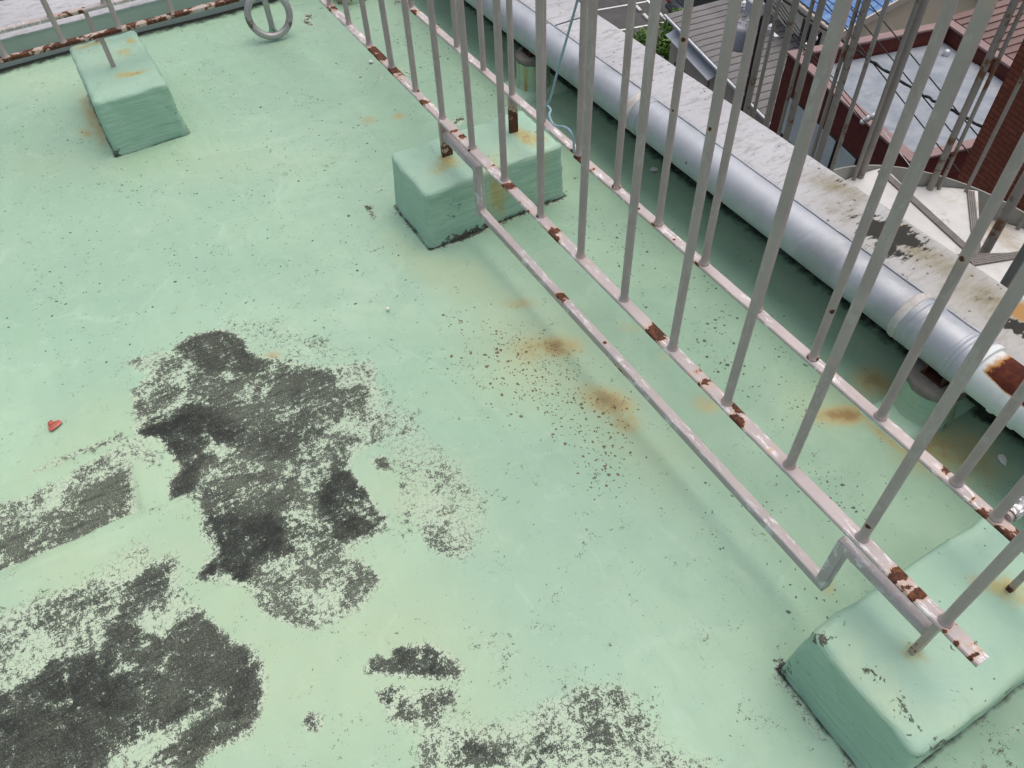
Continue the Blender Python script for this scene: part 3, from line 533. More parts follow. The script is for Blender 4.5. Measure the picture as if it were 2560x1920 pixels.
def bars(parent,pts,z=RT,mats=MBAR):
    L=parent.location
    for i,(x,y) in enumerate(pts):
        mm=BARS[(i*7+3)%4]; o=obj('bar',mm,mats,parent,(x-L.x,y-L.y,z-.0015-L.z)); o.rotation_euler=(R(random.uniform(-.25,.25)),R(random.uniform(-.25,.25)),random.uniform(0,6))
def flatpost(parent,x,y,z0,z1,dx,dy,name='post',mat=None,rust=.5):
    L=parent.location; mb=MB(); n=10; vs=[];b=.002
    sec=[(-dx+b,-dy),(dx-b,-dy),(dx,-dy+b),(dx,dy-b),(dx-b,dy),(-dx+b,dy),(-dx,dy-b),(-dx,-dy+b)]
    for i in range(n+1):
        z=z0+(z1-z0)*i/n
        for u,v in sec: vs.append((x+u-L.x,y+v-L.y,z-L.z))
    fs=[(i*8+j,i*8+(j+1)%8,(i+1)*8+(j+1)%8,(i+1)*8+j) for i in range(n) for j in range(8)]+[tuple(range(8)),tuple(n*8+j for j in range(8))]
    mm=mb.add(vs,fs).mesh(name,40); zz=np.array(vs)[:,2]+L.z; setattr_(mm,'rust',rust*np.clip(1-(zz-z0)/(z1-z0)*.9,0,1)); return obj(name,mm,mat or MPOST,parent)

# --- inner long railing
A=root('railing','inner long taupe railing with a stepped lower tube, ending above the big block','railing',(1.2,0,0))
AX=[-1.08,-.90,-.72,-.54,-.36,-.182,-.003,.172,.351,.528,.708,.892,1.071,1.255,1.437,1.614,1.791,1.966,2.144,2.323,2.5]
rail_part('bottom_rail',flat_rail('x',-1.15,2.575,-.002,.029,.009,RT,[(-.145,.03,.75,0),(-.3,.05,.6,.004),(.215,.03,.95,0),(.27,.04,.85,.002),(.375,.03,1.,0),(.42,.02,.5,.006),(.602,.022,.75,-.004),(.64,.01,.45,0),(.79,.014,.62,0),(.83,.022,.72,.003),(.9,.012,.5,-.006),(1.0,.014,.48,.006),(1.105,.022,.8,0),(1.09,.008,.7,-.01),(1.325,.02,.74,0),(1.34,.03,.8,-.018),(1.22,.012,.45,-.01),(1.737,.03,1.,.001),(1.72,.02,.6,.01),(1.905,.016,.7,0),(1.87,.006,.6,0),(1.985,.022,.9,.013),(2.01,.022,.85,-.013),(2.1,.012,.4,0),(2.405,.014,.95,.001),(2.425,.01,.6,-.006),(2.446,.012,.85,.004),(2.51,.007,.7,0),(2.55,.006,.6,.006),(2.562,.007,.75,-.006),(2.535,.005,.7,-.012)]),MRAIL,A)
rail_part('top_rail',flat_rail('x',-1.15,2.575,-.002,.032,.01,RT+1.185,[]),MBAR,A)
bars(A,[(x,0.) for x in AX])
flatpost(A,.713,0,.185,RT-.009,.006,.018,rust=.42); flatpost(A,2.497,0,.185,RT-.009,.006,.015,rust=.22)
gt=MB(); path=[(.713,.268),(.9145,.268),(.9145,.117),(2.305,.117),(2.305,.268),(2.497,.268)]
# subdivide the path so that rust can sit on it
pp=[path[0]]
for q in path[1:]:
    n=max(1,int(math.hypot(q[0]-pp[-1][0],q[1]-pp[-1][1])/.02)); p0=pp[-1]
    pp+=[(p0[0]+(q[0]-p0[0])*k/n,p0[1]+(q[1]-p0[1])*k/n) for k in range(1,n+1)]
gt.sweep_xz(pp,.0115,.0115,0); gt.v=[(x-1.2,y,z) for x,y,z in gt.v]
mm=gt.mesh('guard_tube',20); vv=np.array(gt.v); gx=vv[:,0]+1.2
ru=np.zeros(len(vv))
for x,l,zz,st in ((1.364,.025,.128,.8),(1.64,.04,.105,.75),(.92,.015,.117,.55),(1.5,.03,.105,.3),(2.2,.02,.105,.45),(1.15,.05,.105,.42)): ru=np.maximum(ru,st*np.exp(-((gx-x)/l)**2-((vv[:,2]-zz)/.012)**2))
setattr_(mm,'rust',ru); bv=obj('guard_tube',mm,MTUBE,A)
md=bv.modifiers.new('bevel','BEVEL'); md.width=.002; md.segments=1; md.limit_method='ANGLE'; md.angle_limit=R(40)

# --- outer long railing
B=root('railing','outer long taupe railing beside the grey pipe, with a blue wire tied on','railing',(1.2,.235,0))
BX=[-1.08,-.90,-.72,-.54,-.36,-.178,.003,.176,.352,.533,.71,.887,1.076,1.254,1.434,1.61,1.793,1.965,2.149,2.329,2.414,2.69,2.87,3.05,3.23]
rail_part('bottom_rail',flat_rail('x',-1.15,1.068,.236,.027,.009,RT+.0015,[(-.032,.03,.6,0),(.047,.025,.62,-.006),(.2,.02,.4,.008),(.9,.012,.45,-.01),(1.06,.012,.55,-.01),(.52,.015,.3,0)]),MRAIL,B)
rail_part('bottom_rail',flat_rail('x',1.07,3.4,.2335,.027,.009,RT-.006,[(1.085,.02,.75,-.01),(1.153,.01,.6,0),(1.43,.02,.42,-.012),(1.6,.02,.42,-.012),(2.02,.01,.4,0),(2.3,.012,.7,.01),(2.37,.008,.6,0),(2.41,.01,.75,.012),(2.395,.012,.7,-.013),(2.45,.03,.7,-.013),(2.47,.03,.65,.013),(1.8,.008,.5,0)]),MRAIL,B)
rail_part('top_rail',flat_rail('x',-1.15,3.4,.2345,.032,.01,RT+1.185,[]),MBAR,B)
bars(B,[(x,.2345) for x in BX],RT-.003)
flatpost(B,.711,.235,.185,RT-.009,.006,.015,rust=.62); flatpost(B,2.507,.235,.185,RT-.015,.006,.008,mat=MBAR,rust=.75)
st=part('stay_bar',MB().tube([(2.424-1.2,.012,.318),(2.424-1.2,.55,.318)],.0105,12),MBAR,B,50)
g=G('foil_tape'); v=g.vor(70,'F1'); g.done(g.mix(g.math(MUL,g.n('ShaderNodeSeparateColor',{0:v.outputs['Color']}).outputs[0],1.),(.35,.33,.31),(.85,.83,.8)),.25,.7,v.outputs['Distance'],.9,.01); MFOIL=g.m
fm=MB(); fm.tube([(2.424-1.2,.02+.012*i,.318) for i in range(14)],[.0135+.0025*random.random() for _ in range(14)],10); part('foil_wrap',fm,MFOIL,st,30)

# --- crossing double railing at the far end
def cross_railing(label,x,ys,mat,rust,posts):
    rt=root('railing',label,'railing',(x,-1.0,0)); rail_part('bottom_rail',flat_rail('y',-4.4,-.26,x,.027,.013,RT,rust),mat,rt)
    rail_part('top_rail',flat_rail('y',-4.4,-.26,x,.032,.01,RT+1.185,[]),MBAR,rt)
    bars(rt,[(x,y) for y in ys]); flatpost(rt,x,posts,.185,RT-.012,.007,.008,rust=.2,mat=MBAR); flatpost(rt,x,-2.9,.0,RT-.012,.007,.008,rust=.2,mat=MBAR); return rt
rr=[(-1.1+.035*i,.03,random.choice([.1,.3,.42,.5,.55]),random.uniform(-.012,.012)) for i in range(26)]
cross_railing('flaking rusty railing crossing the top left corner over the block',-.438,[-3.67,-3.48,-3.3,-3.11,-2.92,-2.74,-2.55,-2.37,-2.18,-1.99,-1.81,-1.62,-1.435,-1.249,-1.061,-.875,-.687,-.5],MRUSTRAIL,rr+[(-.86,.05,.85,0),(-.48,.03,.7,0),(-.7,.03,.55,0)],-.757)
cross_railing('second railing behind the flaking one, nearest the far parapet at top left',-.672,[-3.6,-3.42,-3.24,-3.06,-2.88,-2.7,-2.52,-2.34,-2.16,-1.98,-1.80,-1.62,-1.44,-1.257,-1.07,-.88,-.692,-.5],MRAIL,[(-.83,.04,.62,0),(-.95,.02,.45,-.01),(-.62,.03,.45,-.01),(-.78,.015,.6,.01)],-.765)

# ================================================================ pipe and pedestals
PY,PZc,PR=.62,.205,.0595
PIPE=root('pipe','thick galvanised grey pipe along the parapet, rusted at its right end','pipe',(1.0,PY,PZc))
def pipe_seg(name,prof,mat,seg=40,attrs=None):
    """prof: list of (x, r)"""
    mb=MB(); vs=[];k=seg
    for x,r in prof:
        for j in range(k):
            a=2*math.pi*j/k; d=1+.009*mnoise.noise(Vector((x*7,math.cos(a)*2,math.sin(a)*2)))+.005*mnoise.noise(Vector((x*31,math.cos(a)*5,math.sin(a)*5))); vs.append((x-1.0,r*d*math.cos(a),r*d*math.sin(a)))
    n=len(prof); fs=[(i*k+j,i*k+(j+1)%k,(i+1)*k+(j+1)%k,(i+1)*k+j) for i in range(n-1) for j in range(k)]+[tuple(range(k)),tuple((n-1)*k+j for j in range(k))]
    mm=mb.add(vs,fs).mesh(name,50)
    v=np.array(vs); 
    if attrs: 
        for a,f in attrs.items(): setattr_(mm,a,f(v[:,0]+1.0,v[:,1],v[:,2]))
    return obj(name,mm,mat,PIPE)
pipe_seg('pipe_run',[(x,PR) for x in np.arange(-1.6,1.93,.015)]+[(1.935,PR)],MGALV,attrs={'rust':lambda x,y,z:x*0,'white':lambda x,y,z:x*0})
pipe_seg('pipe_run',[(x,PR+.0012) for x in np.arange(1.94,2.095,.02)]+[(2.10,PR+.002),(2.125,PR+.0065),(2.135,PR+.0065),(2.137,PR+.001)],MGALV,attrs={'rust':lambda x,y,z:x*0,'white':lambda x,y,z:.62*(x>2.11)})
def rustend(x,y,z):
    an=np.degrees(np.arctan2(z,-y)); return np.clip(1.3-np.abs(x-2.24)/.10,0,1)*np.clip((an-30)/14,0,1)
pipe_seg('pipe_run',[(2.1372+.004*i,PR-.001+(.0035 if 16<=i<=18 or 29<=i<=31 else 0)) for i in range(46)]+[(x,PR-.001) for x in np.arange(2.33,4.2,.06)],MGALV,attrs={'rust':rustend,'white':lambda x,y,z:x*0+1})
def band(x,wd,h,mat): return pipe_seg('sealing_band',[(x-wd/2-.002,PR+.0005),(x-wd/2,PR+h),(x-wd/6,PR+h*1.5),(x+wd/6,PR+h*.7),(x+wd/2,PR+h*1.2),(x+wd/2+.002,PR+.0005)],mat)
MSEAL=mat_simple('sealing_band_paint',(.40,.385,.36),(.58,.57,.55),35,.5,dark=.2)
band(.85,.03,.0022,MSEAL); band(1.932,.02,.0032,MSEAL); band(.2-1.2,.03,.002,MSEAL)
def lip(x0,x1,ang,amp,name='seam_lip'):
    P_=[]; n=int((x1-x0)/.012)
    for i in range(n+1):
        x=x0+(x1-x0)*i/n; a=R(ang)+.05*mnoise.noise(Vector((x*9,3,1))); r=PR+.002+amp*(.5+mnoise.noise(Vector((x*22,7,2)))); P_.append((x-1.0,r*math.cos(a),r*math.sin(a)))
    part(name,MB().tube(P_,[.0022+.0012*abs(mnoise.noise(Vector((p[0]*40,1,1)))) for p in P_],6),MGALV,PIPE,60)
lip(1.945,2.10,62,.003); lip(-1.4,.83,64,.0006); lip(.87,1.92,64,.0008)
def crinkle(x,wd,h):
    prof=[]; n=14
    for i in range(n+1): prof.append((x-wd/2+wd*i/n,PR+.0015+h*abs(math.sin(i*1.9))*(1 if 0<i<n else 0)))
    return pipe_seg('crinkled_joint',prof,MGALV,attrs={'rust':lambda x,y,z:x*0,'white':lambda x,y,z:x*0})
crinkle(1.965,.05,.0022); crinkle(2.085,.03,.0016); crinkle(.885,.03,.0009)
def pedestal(label,x,y,h,r,plate,seed,bracket=True):
    rt=root('pipe_pedestal',label,'pedestal',(x,y,0),0,'round pedestals under pipes')
    mb=MB(); prof=[(r*1.16,-.01),(r*1.15,.008),(r*1.06,.022),(r*1.02,.04),(r*1.0,h*.5),(r*1.01,h*.8),(r*1.0,h-.012)]; k=32; vs=[]
    for rr_,z in prof:
        for j in range(k):
            a=2*math.pi*j/k; d=1+.035*mnoise.noise(Vector((math.cos(a)*2+seed,math.sin(a)*2,z*14))); vs.append((rr_*d*math.cos(a),rr_*d*math.sin(a),z))
    mm=mb.add(vs,[(i*k+j,i*k+(j+1)%k,(i+1)*k+(j+1)%k,(i+1)*k+j) for i in range(len(prof)-1) for j in range(k)]+[tuple((len(prof)-1)*k+j for j in range(k))]).mesh('base',60)
    v=np.array(vs); an=np.degrees(np.arctan2(v[:,1],v[:,0])); setattr_(mm,'wear',.35*np.exp(-(v[:,2]/.02)**2)); setattr_(mm,'yellow',np.full(len(v),.55)); setattr_(mm,'rust',.75*np.exp(-((an+55+seed)/9)**2)+.6*np.exp(-((an+85+seed)/6)**2)+.45*np.exp(-((an+20)/6)**2) if seed<5 else .12*np.ones(len(v)))
    obj('base',mm,MBL,rt)
    cp=[(r*1.02,h-.022),(r*1.07,h-.016),(r*1.05,h-.002),(r*.98,h+.003),(r*.2,h+.004)]; mb=MB(); vs=[]
    for rr_,z in cp:
        for j in range(k):
            a=2*math.pi*j/k; d=1+.05*mnoise.noise(Vector((math.cos(a)*4+seed,math.sin(a)*4,z*30+seed))); vs.append((rr_*d*math.cos(a),rr_*d*math.sin(a),z+.003*mnoise.noise(Vector((math.cos(a)*rr_*60,math.sin(a)*rr_*60,seed)))))
    part('mortar_cap',mb.add(vs,[(i*k+j,i*k+(j+1)%k,(i+1)*k+(j+1)%k,(i+1)*k+j) for i in range(len(cp)-1) for j in range(k)]+[tuple((len(cp)-1)*k+j for j in range(k))]),MCONC,rt,60)
    if plate:
        x0,x1,y0,y1=plate; mp=MB(); nxp,nyp=14,20
        vs=[];
        for i in range(nxp):
            for j in range(nyp):
                px,py=x0+(x1-x0)*i/(nxp-1),y0+(y1-y0)*j/(nyp-1); e=min(i,j,nxp-1-i,nyp-1-j)
                vs.append((px-x+.004*mnoise.noise(Vector((px*30,py*30,0))),py-y+.004*mnoise.noise(Vector((px*30,py*30,5))),(-.004 if e==0 else .011 if e==1 else .016)+.0025*mnoise.noise(Vector((px*25,py*25,seed)))))
        mm=mp.add(vs,[(i*nyp+j,(i+1)*nyp+j,(i+1)*nyp+j+1,i*nyp+j+1) for i in range(nxp-1) for j in range(nyp-1)]).mesh('foot_plate',60); n_=len(vs)
        setattr_(mm,'wear',[.0]*n_); setattr_(mm,'rust',[0.]*n_); setattr_(mm,'yellow',[.2]*n_); obj('foot_plate',mm,MBL,rt)
    if bracket:
        part('bracket',MB().box(-.028,-.022,-.03,.03,h-.01,.16).box(.022,.028,-.03,.03,h-.01,.16).box(-.03,.03,-.032,.032,h+.002,h+.008),MIRON,rt)
    return rt
pedestal('green round pedestal with mortar cap under the pipe at the right edge',2.062,.612,.122,.066,(1.99,2.134,.478,.735),7.)
pedestal('green round pedestal with brown streaks under the pipe near the blue wire',.21,.61,.135,.062,(.12,.30,.50,.72),2.)
pedestal('green round pedestal cut by the top edge of the photo, beyond the inner railing',-.93,.33,.11,.075,None,3.,False)

# ================================================================ ring, wire, litter
an=root('anchor_ring','weathered steel ring hanging on an upright rod near the far parapet','anchor',(-.783,-.091,0))
mb=MB(); mb.lathe([(.026,-.005),(.024,.006),(.015,.02),(.0135,.03)],16); part('weld_collar',mb,MBL,an,60)
for o in an.children:
    n_=len(o.data.vertices)
    for k_ in ('wear','rust','yellow'): setattr_(o.data,k_,[.25 if k_=='wear' else 0.]*n_)
mb=MB(); mb.tube([(0,0,0),(0,0,.15),(0,0,.235),(-.008,0,.262),(-.03,0,.275),(-.052,0,.262),(-.06,0,.235),(-.06,0,.2)],.0125,14); part('hook_rod',mb,MSTEEL,an,60)
mb=MB(); n=48; Rr_,tr=.084,.0142; ctr=Vector((.030,-.006,Rr_+tr*.9)); ux=Vector((.18,.983,0)).normalized(); tilt=Vector((-.32,.06,.945)).normalized(); tilt=(tilt-ux*tilt.dot(ux)).normalized(); nn_=ux.cross(tilt)
vs=[]
for i in range(n):
    a=2*math.pi*i/n; rad=ux*math.cos(a)+tilt*math.sin(a)
    for j in range(14):
        b=2*math.pi*j/14; k_=1+.05*mnoise.noise(Vector((math.cos(a)*3,math.sin(a)*3,b))); vs.append(ctr+rad*(Rr_+tr*k_*math.cos(b))+nn_*tr*k_*math.sin(b))
mb.add(vs,[(i*14+j,((i+1)%n)*14+j,((i+1)%n)*14+(j+1)%14,i*14+(j+1)%14) for i in range(n) for j in range(14)]); part('ring',mb,MSTEEL,an,80)

def smooth_path(pts,n=6):
    pts=[Vector(p) for p in pts]; out=[]
    for i in range(len(pts)-1):
        p0,p1,p2,p3=pts[max(i-1,0)],pts[i],pts[i+1],pts[min(i+2,len(pts)-1)]
        for k in range(n):
            t=k/n; out.append(.5*((2*p1)+(p2-p0)*t+(2*p0-5*p1+4*p2-p3)*t*t+(3*p1-p0-3*p2+p3)*t**3))
    return out+[pts[-1]]
MWIRE=mat_simple('blue_wire_sheath',(.27,.40,.48),(.33,.46,.54),40,.45)
wp=[(1.16,.2,1.15),(1.12,.205,.95),(1.088,.21,.76),(1.076,.213,.737),(1.029,.214,.619),(.999,.214,.543),(.964,.215,.449),(.945,.216,.414),(.918,.219,.39),(.886,.2225,.376),(.872,.235,.370),(.885,.2475,.367),(.91,.246,.365),(.935,.226,.365),(.978,.215,.362),(1.03,.213,.384),(1.06,.214,.386),(1.074,.216,.366),(1.076,.217,.33)]
tag(part('blue_wire',MB().tube(smooth_path(wp),.0034,8),MWIRE,None,60),'thin pale blue wire looped round a bar of the outer railing','wire')
# folded red scrap
MRED=mat_simple('red_scrap',(.36,.065,.035),(.45,.11,.07),30,.35,spec=.6)
pf=[(.945,-1.292),(.941,-1.282),(.954,-1.277),(.958,-1.285),(.963,-1.288),(.957,-1.293)]; pf2=[(.954,-1.277),(.955,-1.264),(.965,-1.259),(.974,-1.273),(.98,-1.287),(.974,-1.294),(.968,-1.294),(.963,-1.288)]
sc=root('plastic_scrap','small folded red plastic scrap lying on the green floor at left','scrap',(.96,-1.28,0))
def scrap(poly,z,tilt,name):
    mb=MB(); q=[(x-.96,y+1.28) for x,y in poly]; n=len(q); c=(sum(a for a,_ in q)/n,sum(b for _,b in q)/n)
    vs=[(x,y,z+tilt*(x-c[0])+.001*math.sin(i*2)) for i,(x,y) in enumerate(q)]+[(c[0],c[1],z+.0045)]+[(x,y,z-.0022+tilt*(x-c[0])) for x,y in q]
    fs=[(i,(i+1)%n,n) for i in range(n)]+[(i,(i+1)%n,n+1+(i+1)%n,n+1+i) for i in range(n)]+[tuple(range(n+1,2*n+1))]; mb.add(vs,fs); part(name,mb,MRED,sc,50)
scrap(pf,.006,.1,'flap'); scrap(pf2,.007,-.08,'folded_body')
MWHT=mat_simple('white_chip',(.66,.66,.64),(.75,.75,.73),30,.5)
def chip(label,x,y,r,seed,el=1.,z=0.):
    rnd=random.Random(seed); n=7; an_=rnd.uniform(0,6); pts=[]
    for i in range(n):
        a=2*math.pi*i/n; q=r*rnd.uniform(.7,1.15); u,v=q*math.cos(a)*el,q*math.sin(a); pts.append((u*math.cos(an_)-v*math.sin(an_),u*math.sin(an_)+v*math.cos(an_)))
    mb=MB(); vs=[(a,b,.0005) for a,b in pts]+[(a*.85,b*.85,.004+rnd.uniform(0,.002)) for a,b in pts]; mb.add(vs,[(i,(i+1)%n,n+(i+1)%n,n+i) for i in range(n)]+[tuple(range(n,2*n))]); o=part('paint_chip',mb,MWHT,None,30,(x,y,.004+z)); return tag(o,label,'chip','loose paint chips on the floor')
chip('round silver chip on the floor left of the inner railing near the top',-.316,.16,.009,1)
chip('pointed white chip on the floor right of the outer railing near the pipe end',2.271,.646,.011,2,1.5)
chip('crumpled pale chip beside the middle of the pipe',.90,.665,.012,3,1.2)
chip('tiny white pebble on the open floor above the dark worn patch',1.032,-.376,.006,4)
# ================================================================ winding steel stair outside the parapet
g=G('white_tread_paint'); n=g.noise(5,6,.65); n2=g.noise(2.2,6,.7,dist=1.); c_=g.mix(g.sm(n,.35,.65),(.56,.56,.54),(.66,.66,.64)); c_=g.mix(g.sm(n2,.52,.68,0,.65),c_,(.38,.32,.22)); c_=g.mix(g.sm(g.noise(11,7,.7),.6,.7,0,.6),c_,(.22,.2,.18)); MTREAD=g.done(c_,.6,0,n,.2,.003,.3)
MNOSE=mat_simple('ribbed_nosing',(.16,.145,.13),(.22,.20,.185),30,.55)
MSTR=mat_rustmetal('stringer_paint',(.34,.335,.30),(.13,.075,.045),.1,9)
MBAL=mat_rustmetal('baluster_paint',(.30,.275,.24),(.15,.075,.035),.34,22)
MNEW=mat_simple('dark_newel_paint',(.13,.13,.125),(.16,.16,.155),12,.5)
SC=Vector((1.49,2.10)); SR=.83
STA=root('outdoor_stair','white winding outdoor stair with thin balusters below the parapet at right','stair',(SC.x,SC.y,-3.2)); ZS=3.2
def pol(a,r): return (r*math.cos(R(a)),r*math.sin(R(a)))
def tread(poly,z,nose):
    t=part('tread',MB().prism(poly,z+ZS-.03,z+ZS),MTREAD,STA); (x0,y0),(x1,y1)=nose; d=Vector((x1-x0,y1-y0)).normalized(); n_=Vector((-d.y,d.x))
    for k in range(4):   # a ribbed strip: four fillets on a base plate
        o=n_*(.0088*(k-1.5)); mb=MB(); q=[Vector((x0,y0))+o-n_*.0034,Vector((x1,y1))+o-n_*.0034,Vector((x1,y1))+o+n_*.0034,Vector((x0,y0))+o+n_*.0034]; mb.prism([tuple(p) for p in q],z+ZS+.003,z+ZS+.009); part('nosing_rib',mb,MNOSE,t)
    q=[Vector((x0,y0))-n_*.018,Vector((x1,y1))-n_*.018,Vector((x1,y1))+n_*.018,Vector((x0,y0))+n_*.018]; part('nosing',MB().prism([tuple(p) for p in q],z+ZS-.034,z+ZS+.003),MNOSE,t); return t
def loc2(x,y): return (x-SC.x,y-SC.y)
steps=[(207,165,-.72),(172,130,-.86),(137,95,-1.0),(102,60,-1.14),(67,25,-1.28),(32,-10,-1.42)]
for a0,a1,z in steps:
    arc=[pol(a0+(a1-a0)*i/10,SR) for i in range(11)]; arc=[pol(a0,.06)]+arc+[pol(a1,.06)]
    tread(arc,z,(pol(a1+2.5,SR-.02),pol(a1+2.5,.07)))
    if a0==172: pass
tread([loc2(1.36,1.86),loc2(1.525,2.16),loc2(2.3,1.75),loc2(2.05,1.25)],-.60,(loc2(1.372,1.872),loc2(1.53,2.15)))
tread([loc2(1.505,1.74),loc2(1.60,2.02),loc2(2.4,1.68),loc2(2.2,1.2)],-.46,(loc2(1.517,1.745),loc2(1.61,2.01)))
# helical stringer
mb=MB(); vs=[]; N=60
for i in range(N+1):
    a=215+(-15-215)*i/N; zt=-.515-.14*(215-a)/35+.0; x,y=pol(a,SR+.004); x2,y2=pol(a,SR+.012)
    vs+=[(x,y,zt+ZS-.0),(x2,y2,zt+ZS),(x2,y2,zt+ZS-.30),(x,y,zt+ZS-.30)]
mb.add(vs,[(4*i+k,4*i+(k+1)%4,4*i+4+(k+1)%4,4*i+4+k) for i in range(N) for k in range(4)]); part('stringer',mb,MSTR,STA,40)
bal=MB().tube([(0,0,0),(0,0,.5),(0,0,1.0),(0,0,1.5),(0,0,2.15)],.0095,10).mesh('baluster',50); bal2=MB().tube([(0,0,0),(0,0,.5),(0,0,1.0),(0,0,1.5),(0,0,2.2)],.0165,12).mesh('post',50)
for i,(a,thick) in enumerate([(196,0),(179,0),(176,1),(146,1),(143,0),(134,0),(113,0),(103,0),(93,1)]):
    z=-.70-.14*(215-a)/35; x,y=pol(a,SR-.02)
    o=obj('post' if thick else 'baluster',bal2 if thick else bal,MBAL,STA,(x,y,z+ZS-.06)); o.rotation_euler=(0,0,random.uniform(0,6))
for x,thick in ((-.02,1),(.035,0),(.132,1),(.226,0),(.276,1),(.459,0),(.497,1)):
    x,y=loc2(x,2.05); o=obj('post' if thick else 'baluster',bal2 if thick else bal,MBAL,STA,(x,y,-.78+ZS)); o.rotation_euler=(0,0,random.uniform(0,6))
part('gallery_edge',MB().box(*[loc2(-.6,2.03)[0],loc2(.66,0)[0]],loc2(0,2.03)[1],loc2(0,2.07)[1],ZS-.95,ZS-.76),MSTR,STA)
part('handrail',MB().tube([(pol(a,SR-.02)[0],pol(a,SR-.02)[1],.42-.14*(215-a)/35+ZS+.85) for a in range(240,60,-6)],.019,10),MBAL,STA,60)
x,y=loc2(1.40,2.09); part('newel',MB().tube([(x,y,ZS-1.6),(x,y,ZS+.3),(x,y,ZS+1.3)],.02,14),MBAL,STA,60)
x,y=loc2(1.695,1.675); part('newel',MB().box(x-.016,x+.016,y-.02,y+.02,ZS-1.2,ZS+1.3,.003),MNEW,STA)
part('centre_column',MB().tube([(0,0,0),(0,0,ZS-1.6)],.06,18),MSTR,STA,60)

# ================================================================ the street below
TH=R(-13.4); E1=(math.cos(TH),math.sin(TH)); E2=(-math.sin(TH),math.cos(TH)); GZ=-17.0
def S(a,b,z=GZ): return (a*E1[0]+b*E2[0],a*E1[1]+b*E2[1],z)
def sroot(name,label,cat,a,b,group=None): return root(name,label,cat,S(a,b),TH,group)
g=G('street_asphalt'); n=g.noise(1.2,5,.6); n2=g.noise(60,4,.7); st_=g.noise(1,4,.6,g.map((.25,2.,1),(0,0,R(76))))
MASP=g.done(g.mix(g.sm(n2,.4,.6,0,.4),g.mix(g.sm(g.math(ADD,g.math(MUL,n,.5),g.math(MUL,st_,.5)),.35,.65),(.05,.05,.05),(.085,.083,.08)),(.1,.1,.1)),.85,0,n2,.4,.01,.3)
mb=MB().add([(-300,-300,0),(300,-300,0),(300,300,0),(-300,300,0)],[(0,1,2,3)]); gnd=struct(part('street_ground',mb,MASP,None,0,S(-20,10))); gnd.rotation_euler=(0,0,TH)
MPAINT=mat_simple('road_paint',(.62,.62,.60),(.75,.75,.73),6,.7,dark=.35)
def line(a0,a1,b0,b1): part('parking_line',MB().box(a0+20,a1+20,b0-10,b1-10,.002,.006),MPAINT,gnd)
for a in (-40.4,-37.93,-35.46,-32.97,-30.5): line(a-.06,a+.06,12.8,18.22)
line(-46,-23,18.26,18.40)
MKERB=mat_simple('pale_concrete',(.5,.5,.48),(.6,.6,.58),8,.8)
for a,lb in ((-34.75,'farther white wheel stop beside the long painted line'),(-33.75,'nearer white wheel stop beside the long painted line')):
    r_=sroot('wheel_stop',lb,'wheel stop',a,17.45,'wheel stops in the car park'); part('stop_block',MB().box(-.3,.3,-.09,.09,0,.12,.03),MKERB,r_)

# ---- parked car (only its tail reaches into the picture)
MCAR=mat_simple('dark_grey_car_paint',(.045,.048,.05),(.055,.058,.06),3,.22,.3,0.,.6); MTYRE=mat_simple('tyre_rubber',(.018,.018,.018),(.03,.03,.03),30,.8); MRIM=mat_simple('alloy_rim',(.45,.45,.46),(.55,.55,.56),10,.3,.8); MGLS=mat_glass('car_glass',(.02,.025,.028)); MTAIL=mat_simple('tail_lamp_red',(.35,.02,.02),(.4,.04,.03),10,.25,spec=.7)
car=sroot('parked_car','dark grey car parked beyond the painted line, cut by the top edge','car',-33.05,18.55)
secs=[(0.0,.35,.62,.80,.62),(.12,.28,.70,.86,.80),(.45,.22,.82,.88,.86),(1.0,.2,.92,.9,.88),(3.0,.2,.93,.9,.88),(3.9,.22,.86,.87,.84),(4.25,.28,.70,.82,.72),(4.4,.36,.6,.74,.58)]
mb=MB(); vs=[]
for yy,zb,zt,wb,wt in secs:
    sec=[(-wb*.9,zb),(-wb,zb+.12),(-wb,zt-.16),(-wt,zt),(wt,zt),(wb,zt-.16),(wb,zb+.12),(wb*.9,zb)]; vs+=[(x,yy,z) for x,z in sec]
mb.add(vs,[(8*i+k,8*i+(k+1)%8,8*i+8+(k+1)%8,8*i+8+k) for i in range(len(secs)-1) for k in range(8)]+[tuple(range(8)),tuple(8*(len(secs)-1)+k for k in range(8))]); part('body',mb,MCAR,car,45)
cs=[(.35,.80,.9,.84),(.75,1.38,1.2,.68),(1.3,1.47,1.2,.66),(2.2,1.45,1.2,.66),(3.1,.9,.9,.82)]
mb=MB(); vs=[]
for yy,zt,_,wt in cs: vs+=[(-.85,yy,.84),(-wt,yy,zt),(wt,yy,zt),(.85,yy,.84)]
mb.add(vs,[(4*i+k,4*i+(k+1)%4,4*i+4+(k+1)%4,4*i+4+k) for i in range(len(cs)-1) for k in range(4)]+[(0,1,2,3),(16,17,18,19)]); part('glasshouse',mb,MGLS,car,25)
part('roof_panel',MB().box(-.62,.62,.8,2.2,1.455,1.49,.015),MCAR,car); part('bumper',MB().box(-.82,.82,-.06,.1,.3,.52,.05),MCAR,car)
for sx in (-1,1):
    part('tail_lamp',MB().box(sx*.72-.1,sx*.72+.1,-.02,.1,.62,.78,.03),MTAIL,car)
    for yy in (.85,3.5):
        w_=part('wheel',MB().tube([(sx*.9,yy,.31),(sx*.72,yy,.31)],.31,24),MTYRE,car,40); part('rim',MB().tube([(sx*.91,yy,.31),(sx*.8,yy,.31)],.2,16),MRIM,w_,40)

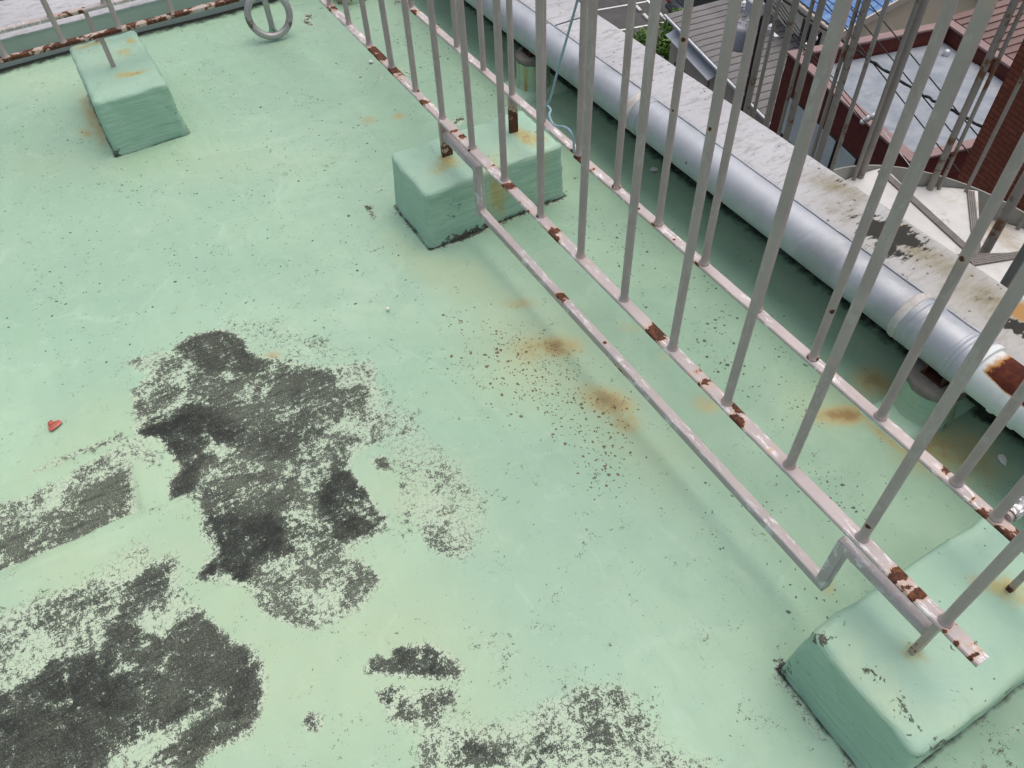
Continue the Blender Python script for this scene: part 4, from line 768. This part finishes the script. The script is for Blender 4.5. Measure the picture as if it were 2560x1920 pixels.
# ---- tree
MLEAF=None
g=G('leaf_green'); MLEAF=g.done(g.mix(g.n('ShaderNodeNewGeometry').outputs['Random Per Island'],(.035,.10,.018),(.12,.22,.03)),.5,0,None,spec=.3)
MBARK=mat_simple('bark',(.08,.06,.045),(.14,.11,.08),14,.9,bs=.7)
def tree(label,a,b,h,rad,n,seed):
    rt=sroot('street_tree',label,'tree',a,b); rnd=random.Random(seed); mb=MB(); mb.tube([(0,0,0),(.04,.02,h*.35),(.02,-.03,h*.62)],[.11,.085,.05],10)
    tips=[]
    for i in range(9):
        an=i*2.4; z0=h*rnd.uniform(.3,.6); e=Vector((math.cos(an)*rad*.65,math.sin(an)*rad*.65,z0+h*rnd.uniform(.12,.35))); mb.tube([(.03,0,z0),(e.x*.5,e.y*.5,(z0+e.z)/2+.1),tuple(e)],[.045,.03,.012],6); tips.append(e)
    part('trunk',mb,MBARK,rt,60); cl=[(t+Vector((rnd.gauss(0,.2),rnd.gauss(0,.2),rnd.gauss(0,.2))),rnd.uniform(.35,.6)) for t in tips for _ in range(2)]+[(Vector((rnd.uniform(-.5,.5)*rad,rnd.uniform(-.5,.5)*rad,h*rnd.uniform(.75,1.))),.5) for _ in range(5)]
    vs=[];fs=[]
    for i in range(n):
        c,r=rnd.choice(cl); d=Vector((rnd.gauss(0,1),rnd.gauss(0,1),rnd.gauss(0,1))).normalized(); p=c+d*r*rnd.random()**.4; s=rnd.uniform(.035,.07); u=Vector((rnd.gauss(0,1),rnd.gauss(0,1),rnd.gauss(0,.5))).normalized(); v=u.cross(d).normalized() if abs(u.dot(d))<.95 else Vector((1,0,0)); k=len(vs)
        vs+=[p-u*s*1.5,p+v*s*.7,p+u*s*1.5,p-v*s*.7]; fs.append((k,k+1,k+2,k+3))
    m_=bpy.data.meshes.new('crown'); m_.from_pydata([tuple(v) for v in vs],[],fs); obj('crown',m_,MLEAF,rt); return rt
tree('leafy green tree beside the car park, left of the grey metal roof',-25.7,14.75,3.9,1.5,9000,3)
tree('smaller green bush in front of the grey roofed shed',-23.6,14.15,2.9,.9,4500,5)

# ---- grey standing seam roof building
MSHEET=mat_simple('grey_roof_sheet',(.145,.14,.14),(.19,.185,.182),1.5,.6,dark=.2); MWALLB=mat_simple('beige_wall',(.38,.33,.26),(.44,.39,.31),2,.8); MBLACK=mat_simple('black_sheet',(.02,.022,.025),(.035,.036,.04),3,.5); MSILV=mat_simple('silver_awning',(.5,.52,.54),(.62,.63,.65),4,.45,.3); MTERRA=mat_simple('terracotta_panel',(.40,.21,.14),(.48,.28,.19),6,.7)
sh=sroot('metal_roof_shed','long shed with a grey standing seam roof below the utility pole','shed',-19.7,15.2)
part('wall',MB().box(-4.2,5.2,-1.35,1.5,0,4.9),MWALLB,sh)
pw=.395; na=int(9.6/pw)
pm=MB().box(0,pw-.03,-1.62,1.72,0,.03).box(pw-.03,pw,-1.62,1.72,0,.055); 
mesh_=pm.mesh('roof_sheet')
for v in mesh_.vertices: v.co.z+=.08*(v.co.y+1.62)
mesh_.materials.append(MSHEET)
for i in range(na): obj('roof_sheet',mesh_,MSHEET,sh,(-4.3+i*pw,0,4.93))
part('gutter',MB().box(-4.35,5.3,-1.72,-1.63,4.86,4.95,.01),MSILV,sh); part('awning',MB().add([(-3.9,-1.36,4.55),(-.3,-1.36,4.55),(-.3,-1.78,4.38),(-3.9,-1.78,4.38),(-3.9,-1.36,4.52),(-.3,-1.36,4.52),(-.3,-1.78,4.35),(-3.9,-1.78,4.35)],[(0,1,2,3),(4,7,6,5),(0,4,5,1),(1,5,6,2),(2,6,7,3),(3,7,4,0)]),MSILV,sh)
part('door',MB().box(-3.6,-1.9,-1.42,-1.36,0,3.4,.02),MBLACK,sh); part('panel',MB().box(-1.7,-.9,-1.42,-1.36,2.0,4.1,.02),MWALLB,sh)
sh2=sroot('tiled_porch','small terracotta topped porch in front of the shed','porch',-17.3,13.5)
part('wall',MB().box(-1.0,1.0,-.35,.3,0,3.5),MWALLB,sh2)
for i in range(6): part('roof_tile',MB().box(-1.05+i*.35,-1.05+i*.35+.33,-.5,.32,3.5,3.56,.012),MTERRA,sh2)

# ---- cream house with a blue tiled roof
MCREAM=mat_simple('cream_render',(.80,.73,.56),(.84,.78,.62),2.5,.8); MTRIM=mat_simple('cream_fascia',(.55,.48,.40),(.62,.55,.47),6,.6)
g=G('blue_glazed_tile'); MTILE=g.done(g.mix(g.rnd(),(.04,.14,.38),(.10,.25,.50)),.5,0,None,spec=.6)
ho=sroot('blue_roof_house','cream house with a glossy blue tiled roof beyond the flat roof','house',-20.0,18.6)
EZ=6.6; sl_=.41                                    # eave height over ground, roof slope
def rz(bl): return EZ+sl_*(bl+2.12)
mb=MB(); mb.add([(x,y,z) for x in (-4.,2.05) for y,z in ((-1.75,0),(-1.75,rz(-1.75)-.12),(1.2,rz(1.2)-.12),(4.1,rz(-1.75)-.12),(4.1,0))],[(0,1,2,3,4),(9,8,7,6,5),(0,5,6,1),(1,6,7,2),(2,7,8,3),(3,8,9,4),(0,4,9,5)]); part('wall',mb,MCREAM,ho)
rf=part('roof',MB().add([(x,y,z+d) for x in (-4.4,2.38) for y,z in ((-2.12,rz(-2.12)),(1.2,rz(1.2)),(4.5,rz(-2.12))) for d in (-.12,-.03)],[(0,2,8,6),(2,4,10,8),(1,7,9,3),(3,9,11,5),(0,1,3,2),(2,3,5,4),(6,8,9,7),(8,10,11,9),(0,6,7,1),(4,5,11,10)]),MTRIM,ho)
tw,tl=.30,.31; seg=5
tv=[];tf=[]
for j in range(2):
    for i in range(seg+1):
        u=i/seg; z=.05*math.sin(math.pi*u)**.8+(.03 if j==0 else 0); tv.append((u*tw,j*tl-.03*math.sin(math.pi*u)*(1-j),z))
for j in range(2):
    for i in range(seg+1): x,y,z=tv[j*(seg+1)+i]; tv.append((x,y,z-.03))
k=seg+1
for i in range(seg): tf+=[(i,i+1,k+i+1,k+i),(2*k+i,3*k+i,3*k+i+1,2*k+i+1),(i,2*k+i,2*k+i+1,i+1)]
tf+=[(0,k,3*k,2*k),(seg,2*k+seg,3*k+seg,k+seg)]
tm=MB().add(tv,tf).mesh('roof_tile',50); tm.materials.append(MTILE)
for r_ in range(9):
    for c_ in range(16):
        y=-2.14+r_*.275; o=obj('roof_tile',tm,MTILE,rf,(2.38-(c_+1)*tw+(.0),y,rz(y)+.0)); o.rotation_euler=(math.atan(sl_),0,0)
part('verge_trim',MB().add([(x,y,z) for x in (2.36,2.42) for y,z in ((-2.15,rz(-2.15)-.18),(-2.15,rz(-2.15)+.05),(1.2,rz(1.2)+.05),(1.2,rz(1.2)-.18))],[(0,1,2,3),(7,6,5,4),(0,4,5,1),(1,5,6,2),(2,6,7,3),(3,7,4,0)]),MTRIM,ho)
for bl in (-1.6,-.6,.4): part('bracket',MB().box(2.07,2.34,bl,bl+.1,rz(bl)-.28,rz(bl)-.14),MTRIM,ho)
part('gutter',MB().box(-4.4,2.38,-2.26,-2.15,EZ-.16,EZ-.03,.02),MTRIM,ho); part('gutter_shadow_board',MB().box(-4.3,2.3,-2.1,-2.06,EZ-.42,EZ-.13),MTRIM,ho)
wi=part('window',MB().box(-.12,1.0,-1.82,-1.76,4.6,6.05,.01),MBLACK,ho); part('pane',MB().box(-.05,.42,-1.835,-1.815,4.66,5.98),MGLS,wi); part('pane',MB().box(.47,.94,-1.835,-1.815,4.66,5.98),MGLS,wi)

# ---- brick building with a flat sheet roof
MBR=mat_brick('dark_red_brick',(.15,.038,.030),(.115,.03,.024),(.08,.028,.022)); MBR2=mat_brick('red_brick_tower',(.27,.085,.05),(.21,.065,.04),(.11,.045,.03)); MCAP=mat_simple('mauve_coping',(.235,.155,.15),(.28,.185,.178),3,.6); MFLAT=mat_simple('grey_roof_membrane',(.20,.235,.275),(.30,.33,.365),2.2,.6,dark=.4,bs=.4)
MPALE=mat_simple('sky_reflection_glass',(.42,.48,.47),(.48,.54,.53),1.5,.35)  # sky reflection is painted into the pale pane colour
rb=sroot('flat_roof_building','dark red brick building with a flat grey sheet roof and mauve coping','building',-10.71,13.76)
hx,hy=2.48,2.36; top=9.0
part('wall',MB().box(-hx+.02,hx-.02,-hy+.02,hy-.02,0,8.45),MBR,rb)
for bx in ((-hx,hx,-hy,-hy+.26),(-hx,hx,hy-.26,hy),(-hx,-hx+.26,-hy+.26,hy-.26),(hx-.26,hx,-hy+.26,hy-.26)):
    part('parapet',MB().box(bx[0]+.03,bx[1]-.03,bx[2]+.03,bx[3]-.03,8.44,8.96),MBR,rb); part('coping',MB().box(*bx,8.94,9.0,.008),MCAP,rb)
ns=7; wsh=(2*hx-.52)/ns
for i in range(ns): part('roof_sheet',MB().box(-hx+.27+i*wsh,-hx+.27+(i+1)*wsh+(.05 if i<ns-1 else 0),-hy+.27,hy-.27,8.45,8.58+.016*i,.004),MFLAT,rb)
part('drain_cap',MB().lathe([(.09,8.6),(.08,8.7),(.03,8.74)],12,(-1.6,1.7)),MSILV,rb,50)
for a0,a1,z0,z1 in ((-1.9,-.85,7.1,8.13),(-.8,-.14,7.1,8.13),(-.1,.24,7.1,8.13),(.32,1.05,7.1,8.15),(-1.9,-.85,5.9,7.02),(-.8,.24,5.9,7.02)):
    wn=part('window',MB().box(a0,a1,-hy-.02,-hy+.03,z0,z1),MBLACK,rb); part('pane',MB().box(a0+.03,a1-.03,-hy-.03,-hy-.018,z0+.03,z1-.03),MPALE,wn)
tw_=sroot('brick_tower','tall red brick wall at the right, beside the flat grey roof','building',-1.0,11.4)
part('wall',MB().box(-4.04,.8,-2.32,1.2,0,15.6),MBR2,tw_); part('coping',MB().box(-4.08,.84,-2.36,1.24,15.6,15.72,.02),MCAP,tw_)
# brown ribbed roof and pale house beyond
MBRN=mat_simple('brown_roof_sheet',(.15,.09,.08),(.20,.125,.11),3,.6)
br_=sroot('brown_roof_house','brown ribbed roof behind the flat roof at the top right','house',-11.6,20.2); part('wall',MB().box(-3.2,4,-2.0,3,0,7.9),MWALLB,br_)
rm=MB().box(0,.27,-2.3,3.3,0,.03).box(.27,.3,-2.3,3.3,0,.07).mesh('roof_sheet'); rm.materials.append(MBRN)
for v in rm.vertices: v.co.z+=.1*(v.co.y+2.3)
for i in range(25): obj('roof_sheet',rm,MBRN,br_,(-3.5+i*.3,0,7.95))
gh=sroot('grey_house','pale grey house wall beyond the brown roof at the top right','house',-16.2,27.0); part('wall',MB().box(-3.5,5,-2.5,3,0,8.4),mat_simple('pale_grey_render',(.30,.29,.28),(.36,.35,.34),3,.8),gh); part('roof',MB().box(-3.8,5.3,-2.8,3.3,8.4,8.6,.03),MSHEET,gh)

# ---- utility pole with transformer
MPOLE=mat_simple('pole_concrete',(.10,.10,.095),(.17,.165,.16),20,.8,dark=.4); MGREYP=mat_simple('transformer_paint',(.42,.43,.45),(.48,.49,.51),5,.4); MPORC=mat_simple('white_porcelain',(.75,.75,.74),(.8,.8,.79),10,.2,spec=.7); MCAB=mat_simple('black_cable',(.012,.012,.013),(.022,.022,.023),20,.6)
po=sroot('utility_pole','dark utility pole with a pale grey transformer above the shed roof','utility pole',-16.9,13.0)
part('shaft',MB().tube([(0,0,0),(0,0,5),(0,0,11.5)],[.17,.15,.12],14),MPOLE,po,60)
for z in (5.6,6.2,6.9,7.5,8.0): part('clamp_band',MB().lathe([(.15,z),(.165,z+.01),(.165,z+.09),(.15,z+.1)],14),MSTEEL,po,50)
part('service_cable',MB().tube([(.15,-.1,4.8),(.17,-.12,6),(.15,-.12,7.2),(.16,-.1,8.6),(.14,-.1,10)],.035,8),MCAB,po,60)
tr_=part('transformer',MB().lathe([(.25,6.72),(.3,6.78),(.3,7.35),(.28,7.42),(.2,7.47),(.05,7.49)],20,(-.72,-.1)),MGREYP,po,50)
part('bracket_arm',MB().box(-.75,-.1,-.05,.05,6.9,6.98).box(-.75,-.1,-.05,.05,7.28,7.34),MPOLE,po)
for k in range(3): part('bushing',MB().lathe([(.03,7.44),(.06,7.48),(.035,7.52),(.06,7.56),(.035,7.6),(.02,7.66)],10,(-.72+.13*math.cos(k*2.1),-.1+.13*math.sin(k*2.1))),MPORC,tr_,60)
part('lead_cable',MB().tube(smooth_path([(-.78,-.2,7.6),(-1.0,-.3,7.3),(-1.12,-.35,6.9),(-.98,-.35,6.55),(-.76,-.3,6.66),(-.7,-.25,6.85)]),.022,8),MCAB,tr_,60)
part('crossarm',MB().box(-1.6,.9,-.06,.06,7.72,7.82).box(-1.2,.7,-.06,.06,8.6,8.7),MSILV,po)
for x in (-1.5,-1.1,-.4,.5): part('insulator',MB().lathe([(.03,7.82),(.08,7.86),(.04,7.9),(.08,7.95),(.03,8.0)],10,(x,0)),MPORC,po,60)
part('switch_box',MB().box(-.25,.25,-.5,-.15,8.15,8.5,.02),MGREYP,po)

# ---- overhead cables, running parallel to the street
def cable(label,pts,r,b=10.5,lump=0.,grp='overhead cables in front of the flat roof',mat=None):
    P=[]
    for i in range(len(pts)-1):
        (a0,z0),(a1,z1)=pts[i],pts[i+1]; n=12
        for k in range(n): P.append((a0+(a1-a0)*k/n,z0+(z1-z0)*k/n))
    P.append(pts[-1]); c=P[len(P)//2]; base=S(c[0],b,c[1]); rnd=random.Random(len(label))
    Q=[(a-c[0],rnd.uniform(-lump,lump),z-c[1]+rnd.uniform(-lump,lump)) for a,z in P]
    o=part('power_cable',MB().tube(Q,[r*(1+(rnd.random()*.5 if lump else 0)) for _ in Q],7),mat or MCAB,None,70,base); o.rotation_euler=(0,0,TH); return tag(o,label,'cable',grp)
cable('uppermost straight black cable over the flat grey roof',[(-12.5,-4.75),(-9.69,-5.33),(-6.78,-5.92),(-4.0,-6.45)],.012)
cable('middle straight black cable over the flat grey roof',[(-12.5,-5.15),(-9.77,-5.69),(-6.5,-6.32),(-4.0,-6.8)],.012)
cable('lowest straight black cable over the flat grey roof',[(-12.5,-5.55),(-10.0,-6.03),(-6.78,-6.66),(-4.0,-7.15)],.012)
cable('thick lumpy cable bundle crossing the flat grey roof and brick wall',[(-12.5,-6.35),(-10.37,-6.25),(-9.33,-6.19),(-7.96,-6.1),(-7.04,-5.98),(-5.45,-5.76),(-4,-5.55)],.02,10.5,.015)
cable('thin pale wire just above the lumpy bundle on the brick wall',[(-6.4,-5.87),(-5.46,-5.73),(-4,-5.5)],.006,10.5,0,'pale wires',MPORC)
cable('upper thin cable along the mauve coping of the flat roof',[(-12.9,-6.65),(-10.41,-6.97),(-9.51,-7.08),(-8.88,-7.15)],.01,10.5)
cable('lower thin cable along the mauve coping of the flat roof',[(-12.9,-6.75),(-10.41,-7.07),(-9.5,-7.2),(-8.4,-7.34)],.01,10.5)
cable('thin pale wire crossing the corner of the mauve coping',[(-8.31,-7.15),(-7.35,-7.33),(-6,-7.6)],.006,10.5,0,'pale wires',MPORC)
cable('first of four slack cables in front of the cream wall',[(-15.5,-5.75),(-12.53,-6.45),(-11.0,-6.85)],.011)
cable('second of four slack cables in front of the cream wall',[(-15.5,-5.83),(-12.53,-6.53),(-11.0,-6.93)],.011)
cable('third of four slack cables in front of the cream wall',[(-15.5,-5.91),(-12.53,-6.61),(-11.0,-7.01)],.011)
cable('fourth of four slack cables in front of the cream wall',[(-15.5,-5.99),(-12.53,-6.69),(-11.0,-7.09)],.011)
def insul(label,a,z,b):
    r_=root('insulator_cluster',label,'insulator',S(a,b,z),TH,'white insulators on the cables'); rnd=random.Random(int(a*10))
    for k in range(5):
        mb=MB(); mb.lathe([(.01,-.06),(.05,-.045),(.065,-.01),(.05,.03),(.015,.05)],10); o=part('insulator_bell',mb,MPORC,r_,60); o.location=(-.1+.06*k,.03*(k%2),-.12+.065*k+rnd.uniform(-.03,.03)); o.rotation_euler=(rnd.uniform(-.6,.6),rnd.uniform(-.6,.6),0)
    part('clamp_arm',MB().tube([(-.12,0,-.14),(.12,0,.12),(.3,0,.42)],.012,6),MSTEEL,r_,60)
insul('white insulator cluster at the left corner of the mauve coping',-11.75,-7.0,10.9); insul('white insulator cluster at the middle of the front mauve coping',-9.25,-7.5,10.9)
